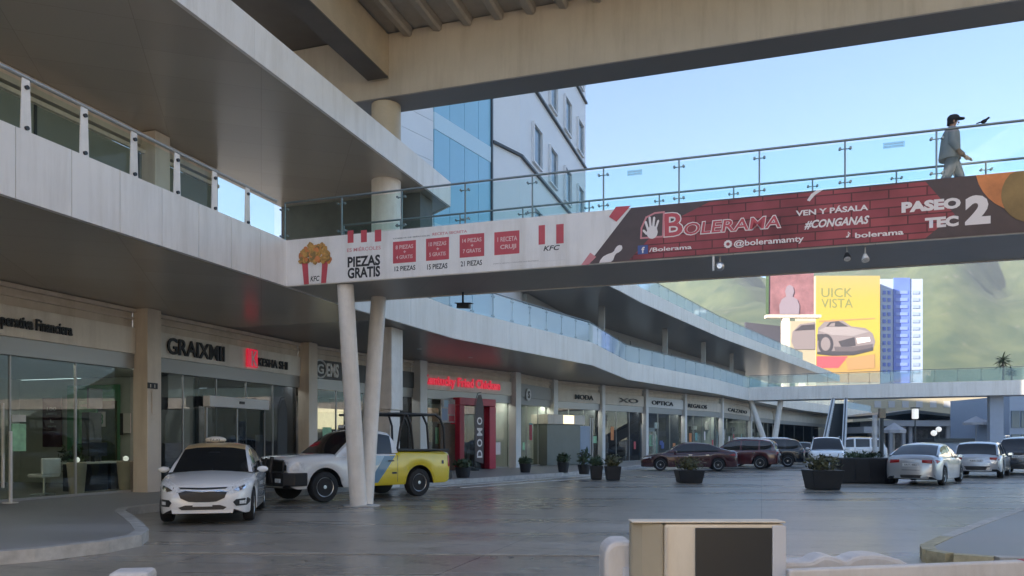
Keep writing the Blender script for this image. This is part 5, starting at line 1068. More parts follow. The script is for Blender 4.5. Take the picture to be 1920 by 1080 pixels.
def umbrella(px, top, edge, w, Y, label):
    p = at(px, top, Y); z1 = at(px, edge, Y).z; hw = w / 2 * Y / F; t = thing('market_umbrella', label, 'umbrella', (p.x, p.y, 0)); n = 8
    vs = [p] + [Vector((p.x + hw * math.cos(2 * PI * k / n), p.y + hw * math.sin(2 * PI * k / n), z1)) for k in range(n)] + [Vector((p.x + hw * math.cos(2 * PI * k / n), p.y + hw * math.sin(2 * PI * k / n), z1 - .25)) for k in range(n)]
    MB().add(vs, [(0, 1 + k, 1 + (k + 1) % n) for k in range(n)] + [(1 + k, 9 + k, 9 + (k + 1) % n, 1 + (k + 1) % n) for k in range(n)]).build('canopy', 'shade', t)
    MB().tube((p.x, p.y, 0), p, 0.04, n=8).build('pole', 'alu', t)
umbrella(1676, 792, 806, 44, 60, 'white market umbrella left of the tall pale lantern'); umbrella(1830, 780, 792, 46, 78, 'white market umbrella near the square bridge pier')
t = thing('entry_portal', 'white square entry frame with a dark sign behind the planter box', 'gate', tuple(at(1640, 850, 46)))
for x in (1640, 1652): wall_px(x, 778, x + 5, 870, 46, .3, 0).build('post', 'white', t)
wall_px(1653, 776, 1657, 855, 45.7, .2, 0).build('sign_post', 'darkmetal', t); wall_px(1649, 766, 1661, 784, 45.5, .15).build('sign_plate', 'maroon', t)
# ================================================================ FOREGROUND: ticket machine, barrier arm, plastic blocks
YM = 3.4
def fp(px, py, Y=YM): return at(px, py, Y)
mc = thing('ticket_machine', 'cream parking ticket machine with a large dark panel, nearest thing in the street', 'machine', (0.95, 3.5, 0))
x0, x1, x2, x3, x4, x5 = [(p - HX) / F * YM for p in (1186, 1207, 1245, 1303, 1446, 1472)]; zt = CZ - (981 - HY) / F * YM
MB().prism([(x1 - .004, YM + .02), (x2, YM), (x2, YM + .11), (x0, YM + .11), (x0 - .0, YM + .05)], 0.12, zt).build('side_panel', 'machineside', mc, bevel=0.012)
MB().prism([(x2 + .002, YM), (x5, YM), (x5, YM + .11), (x2 + .002, YM + .11)], 0.12, zt - .004).build('cabinet', 'machine', mc, bevel=0.012)
MB().obox((x3, YM - .012, 0.35), (x4 - x3, 0, 0), (0, .011, 0), (0, 0, zt - .02 - .35)).build('display_panel', 'screen', mc, bevel=0.003)
MB().obox((x4 + .002, YM - .010, 0.13), (x5 - x4, 0, 0), (0, .009, 0), (0, 0, zt - .14)).build('trim', 'machinegrey', mc, bevel=0.003)
MB().obox((x2 + .008, YM - .008, 0.13), (.010, 0, 0), (0, .007, 0), (0, 0, zt - .15)).build('seam', 'cream', mc)
MB().prism([(x0 - .003, YM - .004), (x5 + .003, YM - .004), (x5 + .003, YM + .112), (x0 - .003, YM + .112)], zt + .001, zt + .008).build('lid', 'machine', mc, bevel=0.004)
MB().prism([(x0 + .02, YM + .02), (x5 - .02, YM + .02), (x5 - .02, YM + .10), (x0 + .02, YM + .10)], 0, 0.119).build('plinth', 'darkmetal', mc)
# white rounded plastic post left of the machine
p, q = fp(1133, 1080, 3.55), fp(1186, 1015, 3.55); wv = q.x - p.x; zt = q.z
pts = [(p.x, 0.0), (p.x, zt - .07)] + [(p.x + .07 - .07 * math.cos(R(a)), zt - .07 + .07 * math.sin(R(a))) for a in range(15, 91, 15)] + [(q.x, zt), (q.x, 0.0)]
t = thing('plastic_bollard', 'white round shouldered plastic post left of the ticket machine', 'bollard', (p.x, 3.6, 0))
MB().plate([Vector((x, 3.55, z)) for x, z in pts], (0, 1, 0), 0.22).build('body', 'plastic', t, bevel=0.02)
MB().obox((p.x + .085, 3.538, 0.3), (.03, 0, 0), (0, .01, 0), (0, 0, zt - .42)).build('reflector', 'machinegrey', t, bevel=0.003)
# white plastic barrier with a scalloped top
Yb = 3.75; ts = [(1440, 1054), (1510, 1054), (1524, 1052), (1535, 1046), (1546, 1042), (1560, 1043), (1574, 1048), (1588, 1053), (1600, 1046), (1616, 1041), (1640, 1040), (1665, 1043), (1690, 1050), (1712, 1062), (1726, 1080)]
t = thing('road_barrier', 'white plastic road barrier with a scalloped top, right of the ticket machine', 'barrier', tuple(at(1600, 1080, Yb)))
tp = [at(x, y, Yb) for x, y in ts]
MB().plate([Vector((tp[0].x, Yb, 0))] + tp + [Vector((tp[-1].x, Yb, 0))], (0, 1, 0), 0.16).build('body', 'plastic', t, bevel=0.02)
MB().obox((tp[0].x + .05, Yb - .012, 0.55), (0.7, 0, 0), (0, .01, 0), (0, 0, .16)).build('reflective_strip', 'pink', t)
t = thing('boom_gate', 'white boom barrier arm with a red mark, reaching past the right edge', 'barrier', tuple(fp(1480, 1085, 3.3)))
p, q = fp(1476, 1084, 3.3), fp(2090, 1060, 3.3)
MB().bar(p, q, 0.05, 0.075).build('arm', 'plastic', t, bevel=0.008)
for s0, s1 in ((0.715, .80),): MB().bar(p.lerp(q, s0) + Vector((0, -.002, 0)), p.lerp(q, s1) + Vector((0, -.002, 0)), 0.052, 0.079).build('red_band', 'red' if s0 > .5 else 'pink', t)
t = tag(MB().obox(at(200, 1080, 4.6) * 1.0 + Vector((0, 0, -.72)), (0.235, 0.04, 0), (-.05, .22, 0), (0, 0, 0.735)).build('barrier_block', 'plastic', bevel=0.03), 'white plastic block whose top just shows at the lower left edge', 'barrier')

# small pale houses on the hazy slope
hb0 = None
for k in range(18):
    r = random.Random(k * 7 + 1); px = r.uniform(1296, 1432); Y = r.uniform(520, 760); x = (px - HX) / F * Y; z = hill_h(x, Y)
    if k == 0:
        hb0 = thing('hillside_house', 'tiny pale house on the hazy slope left of the billboards', 'house', (x, Y, z), 'houses scattered on the hazy slope')
        MB().obox((x - 5, Y - 4, z - 4), (10, 0, 0), (0, 8, 0), (0, 0, 9)).build('wall', 'hotelwhite', hb0)
        MB().add([(x - 5.5, Y - 4.5, z + 5.02), (x + 5.5, Y - 4.5, z + 5.02), (x + 5.5, Y + 4.5, z + 5.02), (x - 5.5, Y + 4.5, z + 5.02), (x - 4, Y, z + 7), (x + 4, Y, z + 7)], [(3, 2, 1, 0), (0, 1, 5, 4), (2, 3, 4, 5), (1, 2, 5), (3, 0, 4)]).build('roof', 'tanpot', hb0)
        MB().obox((x - 3, Y - 4.05, z), (6, 0, 0), (0, 0.05, 0), (0, 0, 3)).build('window', 'hotelwin', hb0)
    else:
        c = copy_tree(hb0); c.location = (x, Y, z); c.rotation_euler.z = r.uniform(-.5, .5); s_ = r.uniform(.7, 1.5); c.scale = (s_, s_, s_)
# ================================================================ VEHICLES (built at the origin, nose to +X, then moved)
def wheel(t, x, y, r, w, side, rim='metal', spokes=5):
    ax = Vector((0, side, 0)); c = Vector((x, y, r))
    tyre = MB().lathe([(r * .60, -w * .5), (r * .92, -w * .5), (r * .99, -w * .36), (r, 0), (r * .99, w * .36), (r * .93, w * .48), (r * .66, w * .5), (r * .64, w * .40)], c, 28, 0, ax).build('wheel', 'rubber', t, smooth=R(50))
    b = MB(); b.lathe([(r * .02, w * .10), (r * .62, w * .10)], c, 24, 1, ax); b.lathe([(r * .66, w * .42), (r * .63, w * .44), (r * .57, w * .38), (r * .56, w * .2)], c, 28, 0, ax, False)
    for k in range(spokes):
        a = 2 * PI * k / spokes + .3; d = Vector((math.cos(a), 0, math.sin(a))); n = Vector((-d.z, 0, d.x)) * r * .12
        o = c + ax * w * .36; b.obox(o - n + d * r * .08, n * 2, d * r * .52, -ax * w * .10, 0)
    b.lathe([(r * .14, w * .30), (r * .12, w * .42), (0.005, w * .43)], c, 14, 0, ax); b.build('rim', [rim, 'black'], tyre, smooth=R(35))
    return tyre
def car(name, label, cat, P, group=None):
    """body lofted along X from control curves; windows, lamps and trim are parts of their own"""
    t = thing(name, label, cat, (0, 0, 0), group)
    L, Wd, paint = P['L'], P['W'] / 2, P['paint']; xf, xr = L / 2, -L / 2
    top, wid, belt = P['top'], P['wid'], P['belt']; sill = P.get('sill', .22); wr = P['wr']; ar = wr + P.get('archgap', .06); fx, rx = P['fx'], P['rx']; crown = P.get('crown', .035)
    xs = sorted(set([xr, xr + .012, xr + .035, xr + .07, xr + .12] + [xr + .12 + (L - .24) * i / 92 for i in range(93)] + [xf - .12, xf - .07, xf - .035, xf - .012, xf]))
    vs = []; N = 0
    for x in xs:
        w = Wd * interp(wid, x); h = interp(top, x); zs = min(interp(belt, x), h - .02); bz = sill + .0
        e = min(x - xr, xf - x)
        if e < .25: bz = sill + .09 * (1 - e / .25) ** 1.5
        for c in (fx, rx):
            if abs(x - c) < ar: bz = max(bz, wr + math.sqrt(ar * ar - (x - c) ** 2))
        k = 1.0
        if e < .12: q = 1 - e / .12; k = 1 - .10 * q * q; 
        zm = (h + sill) / 2; sh = lambda z: zm + (z - zm) * k
        ww = w * (1 - .35 * (1 - k)); pts = []
        half = [(0, sill), (.60 * Wd, sill), (.62 * Wd, max(bz, sill + .001)), (ww * .965, bz), (ww * .985, bz + .03), (ww * 1.0, bz + (zs - bz) * .45), (ww * .995, bz + (zs - bz) * .72), (ww * .972, zs - .035), (ww * .945, zs), (ww * .90, zs + (h - zs) * .5), (ww * .78, zs + (h - zs) * .92), (ww * .45, h + crown * .65), (0, h + crown)]
        pts = [(y, sh(z)) for y, z in half]; N = len(pts)
        vs += [Vector((x, y, z)) for y, z in pts] + [Vector((x, -y, z)) for y, z in pts[1:-1]][::-1]
    n = 2 * N - 2; b = MB(); fs = []; ms = []
    for i in range(len(xs) - 1):
        for j in range(n):
            jj = (j + 1) % n; fs.append((i * n + j, (i + 1) * n + j, (i + 1) * n + jj, i * n + jj)); seg = min(j, n - 1 - j); ms.append(1 if seg < 3 else (2 if P.get('two') and xs[i] < P['two'][0](vs[i * n + j]) else 0))
    fs.append(tuple(range(n))); ms.append(0 if not P.get('two') else 2); fs.append(tuple(range((len(xs) - 1) * n, len(xs) * n))[::-1]); ms.append(0)
    b.v = vs; b.f = fs; b.m = ms
    body = b.build('body', [paint, 'black'] + ([P['two'][1]] if P.get('two') else []), t, smooth=R(42))
    bvh = BVHTree.FromPolygons([v.copy() for v in vs], fs)
    def conform(pts, ax, off, nm, mm, par=None, sub=2, th=0.0):
        """an outline drawn on the body from one side: ax 'f','r' take (y, z), 's+','s-' take (x, z), 't' takes (x, y)"""
        bm = bmesh.new(); dr = {'f': Vector((-1, 0, 0)), 'r': Vector((1, 0, 0)), 's+': Vector((0, -1, 0)), 's-': Vector((0, 1, 0)), 't': Vector((0, 0, -1))}[ax]
        mk = (lambda a, c: Vector((0, a, c))) if ax in 'fr' else ((lambda a, c: Vector((a, 0, c))) if ax[0] == 's' else (lambda a, c: Vector((a, c, 0))))
        f = bm.faces.new([bm.verts.new(mk(*p)) for p in pts]); bmesh.ops.triangulate(bm, faces=[f]); bmesh.ops.subdivide_edges(bm, edges=bm.edges[:], cuts=sub, use_grid_fill=True)
        for v in bm.verts:
            o = v.co - dr * 6; h = bvh.ray_cast(o, dr)
            if h[0] is None: h = bvh.find_nearest(v.co + (-dr) * (L / 2 if ax in 'fr' else Wd))
            v.co = h[0] - dr * off
        bmesh.ops.recalc_face_normals(bm, faces=bm.faces[:])
        if bm.faces and sum((f.normal.dot(-dr) for f in bm.faces)) < 0: bmesh.ops.reverse_faces(bm, faces=bm.faces[:])
        me = bpy.data.meshes.new(nm); bm.to_mesh(me); bm.free(); me.materials.append(M[mm]); me.shade_smooth(); o = bpy.data.objects.new(nm, me); COL.objects.link(o); adopt(o, par or t); return o
    # greenhouse
    if 'roof' in P:
        rf, gb, gt = P['roof'], P.get('gb', .90) * Wd, P.get('gt', .70) * Wd; x0, x1 = rf[0][0], rf[-1][0]; K = 60; gx = [x0 + (x1 - x0) * i / K for i in range(K + 1)]
        S_ = []
        for x in gx:
            r = interp(rf, x); h = min(interp(top, x) - .03, r - .002); hs = min(interp(belt, x) - .012, r - .002); f = min(1, max(0, (r - hs) / (P['H'] - P['beltz'])))
            wb = min(gb, Wd * interp(wid, x) * .93); wt = wb + (gt - wb) * f
            half = [(wb, hs), (wb + (wt - wb) * .42 + .012, hs + (r - hs) * .45), (wt + .02, hs + (r - hs) * .86), (wt * .93, r - .012 * f), (wt * .55, r + .03 * f), (0, r + .045 * f)]
            S_.append([Vector((x, y, z)) for y, z in half] + [Vector((x, -y, z)) for y, z in half[:-1]][::-1])
        pil = P['pillars']; xa, xb = P['wsx'], P['rgx']   # windscreen header, rear glass header
        reg = {}
        for i in range(K):
            xm = (gx[i] + gx[i + 1]) / 2
            for j in range(10):
                s = min(j, 9 - j)
                if xm < xb and s >= 3: key = 'rear_window' if xm < xb - .02 and P.get('rearglass', True) else 'roof'
                elif xm > xa and s >= 3: key = 'windshield'
                elif s in (0, 1) and not any(a <= xm <= c for a, c in pil): key = 'side_window%d%s' % (sum(1 for a, c in pil if c < xm), 'l' if j < 5 else 'r')
                elif s >= 3: key = 'roof'
                else: key = 'frame'
                reg.setdefault(key, []).append((S_[i][j], S_[i + 1][j], S_[i + 1][j + 1], S_[i][j + 1]))
        for key, quads in reg.items():
            b = MB()
            for q in quads: b.add(q, [(0, 1, 2, 3)])
            nm = 'window_pillars' if key == 'frame' else ('side_window' if key.startswith('side') else key)
            b.build(nm, {'roof': P.get('roofpaint', paint), 'frame': paint}.get(key, P.get('glass', 'carglass')), t, smooth=R(45), weld=True)
    for sx, c in ((1, fx), (-1, rx)):
        for s in (1, -1): wheel(t, c, s * (Wd * interp(wid, c) - P.get('tw', .2) * .5 - .015), wr, P.get('tw', .2), s, P.get('rim', 'metal'), P.get('spokes', 5))
    P['conform'] = conform; P['t'] = t; P['body'] = body; return t, conform
def mirror_pair(t, x, y, z, mm, w=.20):
    for s in (1, -1):
        b = MB(); b.ball((x, s * (y + w * .5), z), .07, w * .56, .062, 14, 8); o = b.build('side_mirror', mm, t, smooth=True)
        MB().bar((x + .03, s * (y - .06), z - .05), (x, s * (y + .05), z - .03), .05, .035).build('mirror_arm', 'black', o)
        MB().box((x - .066, s * (y + w * .5), z), .02, w * .8, .10).build('mirror_glass', 'chrome', o, bevel=.005)
def place(t, x, y, heading, z=0.0): t.location = (x, y, z); t.rotation_euler = (0, 0, heading)
def yz(pts, s=1): return [(y * s, z) for y, z in pts]
# ---- white taxi
P = dict(L=4.15, W=1.74, H=1.50, beltz=.93, paint='carwhite', roofpaint='ochre', wr=.305, fx=1.27, rx=-1.30, sill=.20,
         top=[(-2.075, .86), (-1.9, .99), (-1.55, 1.00), (-.6, .97), (.75, .955), (1.25, .90), (1.7, .81), (1.95, .72), (2.075, .60)],
         wid=[(-2.075, .74), (-1.95, .87), (-1.5, .97), (-.3, 1.0), (1.0, .995), (1.5, .96), (1.85, .86), (2.0, .75), (2.075, .64)],
         belt=[(-2.075, .80), (-1.6, .93), (0, .90), (.9, .885), (1.5, .80), (1.95, .66), (2.075, .55)],
         roof=[(-1.72, 1.0), (-1.45, 1.17), (-1.05, 1.38), (-.5, 1.475), (-.05, 1.485), (.25, 1.44), (.62, 1.24), (1.02, .945)], wsx=.37, rgx=-1.0, pillars=[(-1.72, -1.12), (-.38, -.30), (.42, 1.1)], spokes=7)
tx, cf = car('taxi', 'white taxi sedan with ochre roof and small roof sign, facing us beside the pavement', 'car', P)
for s in (1, -1):
    h = cf(yz([(.38, .66), (.50, .75), (.68, .83), (.80, .84), (.82, .72), (.72, .615), (.52, .58)], s), 'f', .012, 'headlight', 'lens'); cf(yz([(.52, .64), (.62, .70), (.72, .73), (.735, .67), (.62, .62)], s), 'f', .02, 'reflector', 'chrome', h)
    f = cf(yz([(.53, .42), (.58, .47), (.77, .485), (.82, .42), (.75, .345), (.58, .345)], s), 'f', .012, 'fog_lamp', 'black'); cf(yz([(.64, .38), (.64, .44), (.72, .44), (.72, .38)], s), 'f', .02, 'lens', 'lens', f)
    cf([(-2.0, .72), (-1.75, .80), (-1.72, .88), (-1.98, .86)], 's+' if s > 0 else 's-', .008, 'tail_light', 'redlens')
cf([(-.42, .60), (-.30, .635), (0, .61), (.30, .635), (.42, .60), (.38, .50), (.24, .435), (0, .415), (-.24, .435), (-.38, .50)], 'f', .014, 'grille', 'black')
cf([(-.45, .612), (-.30, .648), (0, .632), (.30, .648), (.45, .612), (.45, .604), (.30, .640), (0, .622), (-.30, .640), (-.45, .604)], 'f', .018, 'grille_trim', 'chrome')
cf([(-.52, .672), (0, .655), (.52, .672), (.52, .700), (0, .688), (-.52, .700)], 'f', .010, 'upper_grille', 'black')
cf([(-.42, .33), (-.30, .37), (.30, .37), (.42, .33), (.36, .285), (-.36, .285)], 'f', .010, 'lower_grille', 'black')
pl = cf([(-.17, .345), (.17, .345), (.17, .425), (-.17, .425)], 'f', .022, 'number_plate', 'white')
text('A-28-491', (2.085, -.13, .365), (0, 1, 0), UP, .26, .045, 'ink', pl)
MB().tube((2.07, 0, .575), (2.088, 0, .575), .001 + .035, n=12).build('badge', 'chrome', tx)
for s in ('s+', 's-'):
    for x0 in (.42, -.36, -1.2): cf([(x0, .30), (x0 + .012, .30), (x0 + .012, .885), (x0, .885)], s, .003, 'door_seam', 'black')
    for x0 in (-.28, -1.08): cf([(x0, .80), (x0 + .16, .80), (x0 + .16, .825), (x0, .825)], s, .022, 'door_handle', 'carwhite')
mirror_pair(tx, .62, .84, .98, 'carwhite')
rs = MB(); rs.ball((-.05, -.05, 1.575), .13, .21, .075, 16, 8); o = rs.build('roof_sign', mat('taxi sign plastic', (0.72, 0.66, 0.56), .4), tx, smooth=True)
MB().box((-.05, -.05, 1.525), .20, .34, .03).build('sign_base', 'black', o); text('TAXI', (.075, -.16, 1.55), (0, 1, 0), UP, .2, .05, 'ink', o)
MB().bar((1.0, .02, .97), (.45, -.02, 1.33), .008, .012).build('wiper', 'black', tx)
MB().box((.52, 0, 1.30), .05, .22, .06).build('inner_mirror', 'black', tx, bevel=.01)
place(tx, -6.18, 16.15, math.atan2(-.972, .235))
# ---- pickup truck of the traffic police: white front, yellow rear, black cage
two = (lambda v: -.62 + max(0, 1.15 - v.z) * 1.1, 'yellow')
P = dict(L=5.20, W=1.96, H=1.90, beltz=1.20, paint='carwhite', wr=.39, fx=1.62, rx=-1.42, sill=.36, archgap=.10, tw=.26, two=two, crown=.02,
         top=[(-2.6, 1.22), (-2.5, 1.27), (-.72, 1.27), (-.6, 1.22), (.70, 1.22), (1.2, 1.22), (1.9, 1.20), (2.4, 1.16), (2.6, 1.10)],
         wid=[(-2.6, .93), (-2.5, .975), (-1.4, 1.0), (1.2, 1.0), (2.2, .99), (2.45, .96), (2.6, .90)],
         belt=[(-2.6, 1.18), (-.7, 1.24), (.6, 1.17), (1.5, 1.12), (2.4, 1.06), (2.6, 1.0)],
         roof=[(-.68, 1.22), (-.60, 1.60), (-.45, 1.78), (-.1, 1.83), (.25, 1.83), (.50, 1.77), (.85, 1.54), (1.28, 1.20)], gb=.93, gt=.74, wsx=.46, rgx=-.52, pillars=[(-.70, -.50), (-.03, -.02), (.62, 1.35)], spokes=5)
pk, cf = car('pickup_truck', 'white and yellow pickup truck with blue door stripe and black cage over its bed', 'pickup truck', P)
cf([(-.66, .74), (.66, .74), (.66, 1.08), (-.66, 1.08)], 'f', .012, 'grille', 'black')
for s in (1, -1):
    h = cf(yz([(.66, .80), (.68, 1.04), (.90, 1.04), (.96, .97), (.95, .84), (.85, .79)], s), 'f', .014, 'headlight', 'lens'); cf(yz([(.70, .82), (.70, .96), (.80, .96), (.80, .82)], s), 'f', .022, 'reflector', 'chrome', h)
    sd = 's+' if s > 0 else 's-'
    cf([(2.16, .84), (2.24, 1.02), (2.57, 1.03), (2.57, .80)], sd, .012, 'headlight_side', 'lens', h)
    cf([(-2.56, .82), (-2.46, .82), (-2.46, 1.14), (-2.56, 1.14)], sd, .010, 'tail_light', 'redlens')
    cf([(.33, .44), (.02, .44), (-.56, 1.15), (-.20, 1.15)], sd, .005, 'blue_stripe', 'stripeblue'); cf([(-.10, 1.02), (.02, .90), (.34, .90), (.24, 1.16), (-.22, 1.16)], sd, .0045, 'pale_stripe', 'stripelight')
    for x0 in (-.64, .86): cf([(x0, .44), (x0 + .014, .44), (x0 + .014, 1.17), (x0, 1.17)], sd, .003, 'door_seam', 'black')
    cf([(-.50, 1.00), (-.30, 1.00), (-.30, 1.035), (-.50, 1.035)], sd, .03, 'door_handle', 'black')
    cf([(-.60, .66), (-.44, .66), (-.44, .71), (-.60, .71)], sd, .006, 'marking', 'ink'); cf([(-2.30, .90), (-2.22, .90), (-2.22, 1.0), (-2.30, 1.0)], sd, .006, 'fuel_cap', 'black')
    for c in (1.62, -1.42):
        q = [(c + .49 * math.cos(R(a)), .40 + .49 * math.sin(R(a))) for a in range(0, 181, 15)] + [(c + .545 * math.cos(R(a)), .40 + .545 * math.sin(R(a))) for a in range(180, -1, -15)]
        cf(q, sd, .008, 'arch_trim', 'carwhite' if c > 0 else 'yellow', sub=0)
b = MB(); b.prism([(2.50, -.99), (2.72, -.80), (2.76, -.4), (2.76, .4), (2.72, .80), (2.50, .99), (2.14, .995), (2.14, .90), (2.4, .86), (2.4, -.86), (2.14, -.90), (2.14, -.995)], .44, .77); b.build('front_bumper', 'black', pk, bevel=.03)
for s in (1, -1): MB().box((2.755, s * .62, .58), .03, .24, .10).build('fog_lamp', 'lens', pk, bevel=.01)
b = MB()
for s in (1, -1): b.path([(2.78, s * .40, .50), (2.84, s * .40, .80), (2.78, s * .40, 1.16)], .05, 8); b.path([(2.78, s * .12, .50), (2.83, s * .12, .80), (2.78, s * .12, 1.14)], .03, 8)
b.path([(2.70, -.72, .78), (2.80, -.40, .80), (2.80, .40, .80), (2.70, .72, .78)], .03, 8); b.path([(2.66, -.72, 1.04), (2.76, -.40, 1.08), (2.76, .40, 1.08), (2.66, .72, 1.04)], .03, 8); b.path([(2.66, -.74, 1.04), (2.70, -.74, .60)], .03, 8); b.path([(2.66, .74, 1.04), (2.70, .74, .60)], .03, 8)
b.build('bull_bar', 'black', pk)
MB().box((-2.62, 0, .56), .16, 1.8, .22).build('rear_bumper', 'black', pk, bevel=.03)
MB().obox((-2.46, -.80, 1.288), (1.74, 0, 0), (0, 1.6, 0), (0, 0, .03)).build('bed_cover', 'black', pk)
b = MB()
for s in (1, -1): b.obox((-2.52, s * .90 - .05, 1.283), (1.84, 0, 0), (0, .1, 0), (0, 0, .045))
b.build('bed_rail', 'black', pk)
cage = MB()
for s in (1, -1):
    y = s * .84
    cage.path([(-.72, y, 1.30), (-.86, y * .97, 1.95), (-1.02, y * .93, 2.30)], .032, 8); cage.path([(-1.28, y, 1.30), (-1.22, y * .97, 2.0), (-1.10, y * .93, 2.30)], .032, 8); cage.path([(-1.84, y, 1.30), (-1.80, y * .97, 2.0), (-1.66, y * .93, 2.30)], .032, 8)
    cage.path([(-2.44, y, 1.30), (-2.42, y * .97, 1.95), (-2.30, y * .95, 2.2), (-2.12, y * .93, 2.31), (-.80, y * .93, 2.31), (.10, y * .86, 2.28)], .034, 8)
for x in (-.9, -1.66, -2.2): cage.path([(x, -.78, 2.31), (x, .78, 2.31)], .03, 8)
cage.build('cage', 'black', pk)
b = MB(); b.box((.12, 0, 1.925), .26, 1.2, .10); lb = b.build('light_bar', 'black', pk, bevel=.03)
for s in (1, -1): MB().box((.12, s * .42, 1.95), .28, .30, .10).build('beacon', 'lens', lb, bevel=.03)
mirror_pair(pk, .86, 1.0, 1.26, 'black', .22)
for y in (-.3, .28): MB().bar((1.20, y, 1.25), (.95, y + .35, 1.47), .010, .014).build('wiper', 'black', pk)
hd = math.atan2(19.45 - 21.55, -4.72 + 2.70); c_ = Vector((math.cos(hd), math.sin(hd))); lft = Vector((-c_.y, c_.x)); mid = Vector((-3.71, 20.5)) - c_ * .10 - lft * .86
place(pk, mid.x, mid.y, hd)
# ---- generic sedan / suv / hatch shapes
def sedan(name, label, paint, cat='car', glassm='carglass', L=4.6, H=1.46):
    k = L / 4.6
    P = dict(L=L, W=1.82, H=H, beltz=.95, paint=paint, wr=.325, fx=1.38 * k, rx=-1.36 * k, sill=.20, glass=glassm,
             top=[(-2.3 * k, .90), (-2.2 * k, 1.03), (-1.7 * k, 1.05), (-.6, .99), (.85, .97), (1.5 * k, .88), (2.05 * k, .74), (2.3 * k, .58)], wid=[(-2.3 * k, .78), (-2.2 * k, .88), (-1.6, .985), (0, 1.0), (1.3, .985), (1.9 * k, .88), (2.2 * k, .74), (2.3 * k, .62)],
             belt=[(-2.3 * k, .84), (-1.8 * k, .98), (0, .93), (1.2, .88), (2.1 * k, .64), (2.3 * k, .52)], roof=[(-1.92 * k, 1.05), (-1.5, 1.22), (-.95, 1.40), (-.35, 1.455), (.1, 1.45), (.4, 1.38), (1.2, .955)], gt=.68, wsx=.28, rgx=-.98, pillars=[(-1.95 * k, -1.45), (-.28, -.20), (.72, 1.3)])
    t, cf = car(name, label, cat, P)
    for s in (1, -1):
        cf(yz([(.44, .62), (.60, .70), (.78, .74), (.80, .66), (.62, .60)], s), 'f', .01, 'headlight', 'lens')
        cf(yz([(.36, .90), (.36, .80), (.80, .76), (.86, .84), (.80, .90)], s), 'r', .012, 'tail_light', 'redlens'); sd = 's+' if s > 0 else 's-'
        cf([(-2.26 * k, .79), (-1.98 * k, .82), (-1.98 * k, .88), (-2.26 * k, .90)], sd, .010, 'tail_light', 'redlens')
        for x0 in (.60, -.24, -1.12): cf([(x0, .30), (x0 + .014, .30), (x0 + .014, .92), (x0, .92)], sd, .003, 'door_seam', 'black')
        for x0 in (-.14, -1.0): cf([(x0, .82), (x0 + .18, .82), (x0 + .18, .845), (x0, .845)], sd, .022, 'door_handle', 'chrome')
    cf([(-.5, .56), (.5, .56), (.42, .40), (-.42, .40)], 'f', .01, 'grille', 'black')
    pl = cf([(-.26, .66), (.26, .66), (.26, .78), (-.26, .78)], 'r', .014, 'number_plate', 'white'); text('SRT-482', (-2.32 * k, .20, .69), (0, -1, 0), UP, .4, .06, 'ink', pl)
    cf([(-.80, .26), (.80, .26), (.74, .37), (-.74, .37)], 'r', .010, 'rear_diffuser', 'black'); cf([(-.82, .53), (.82, .53), (.82, .545), (-.82, .545)], 'r', .006, 'bumper_seam', 'black')
    for s in (1, -1): MB().tube((-2.26 * k, s * .55, .29), (-2.33 * k, s * .55, .29), .04, n=10).build('exhaust', 'chrome', t)
    mirror_pair(t, .72, .86, 1.0, paint); return t
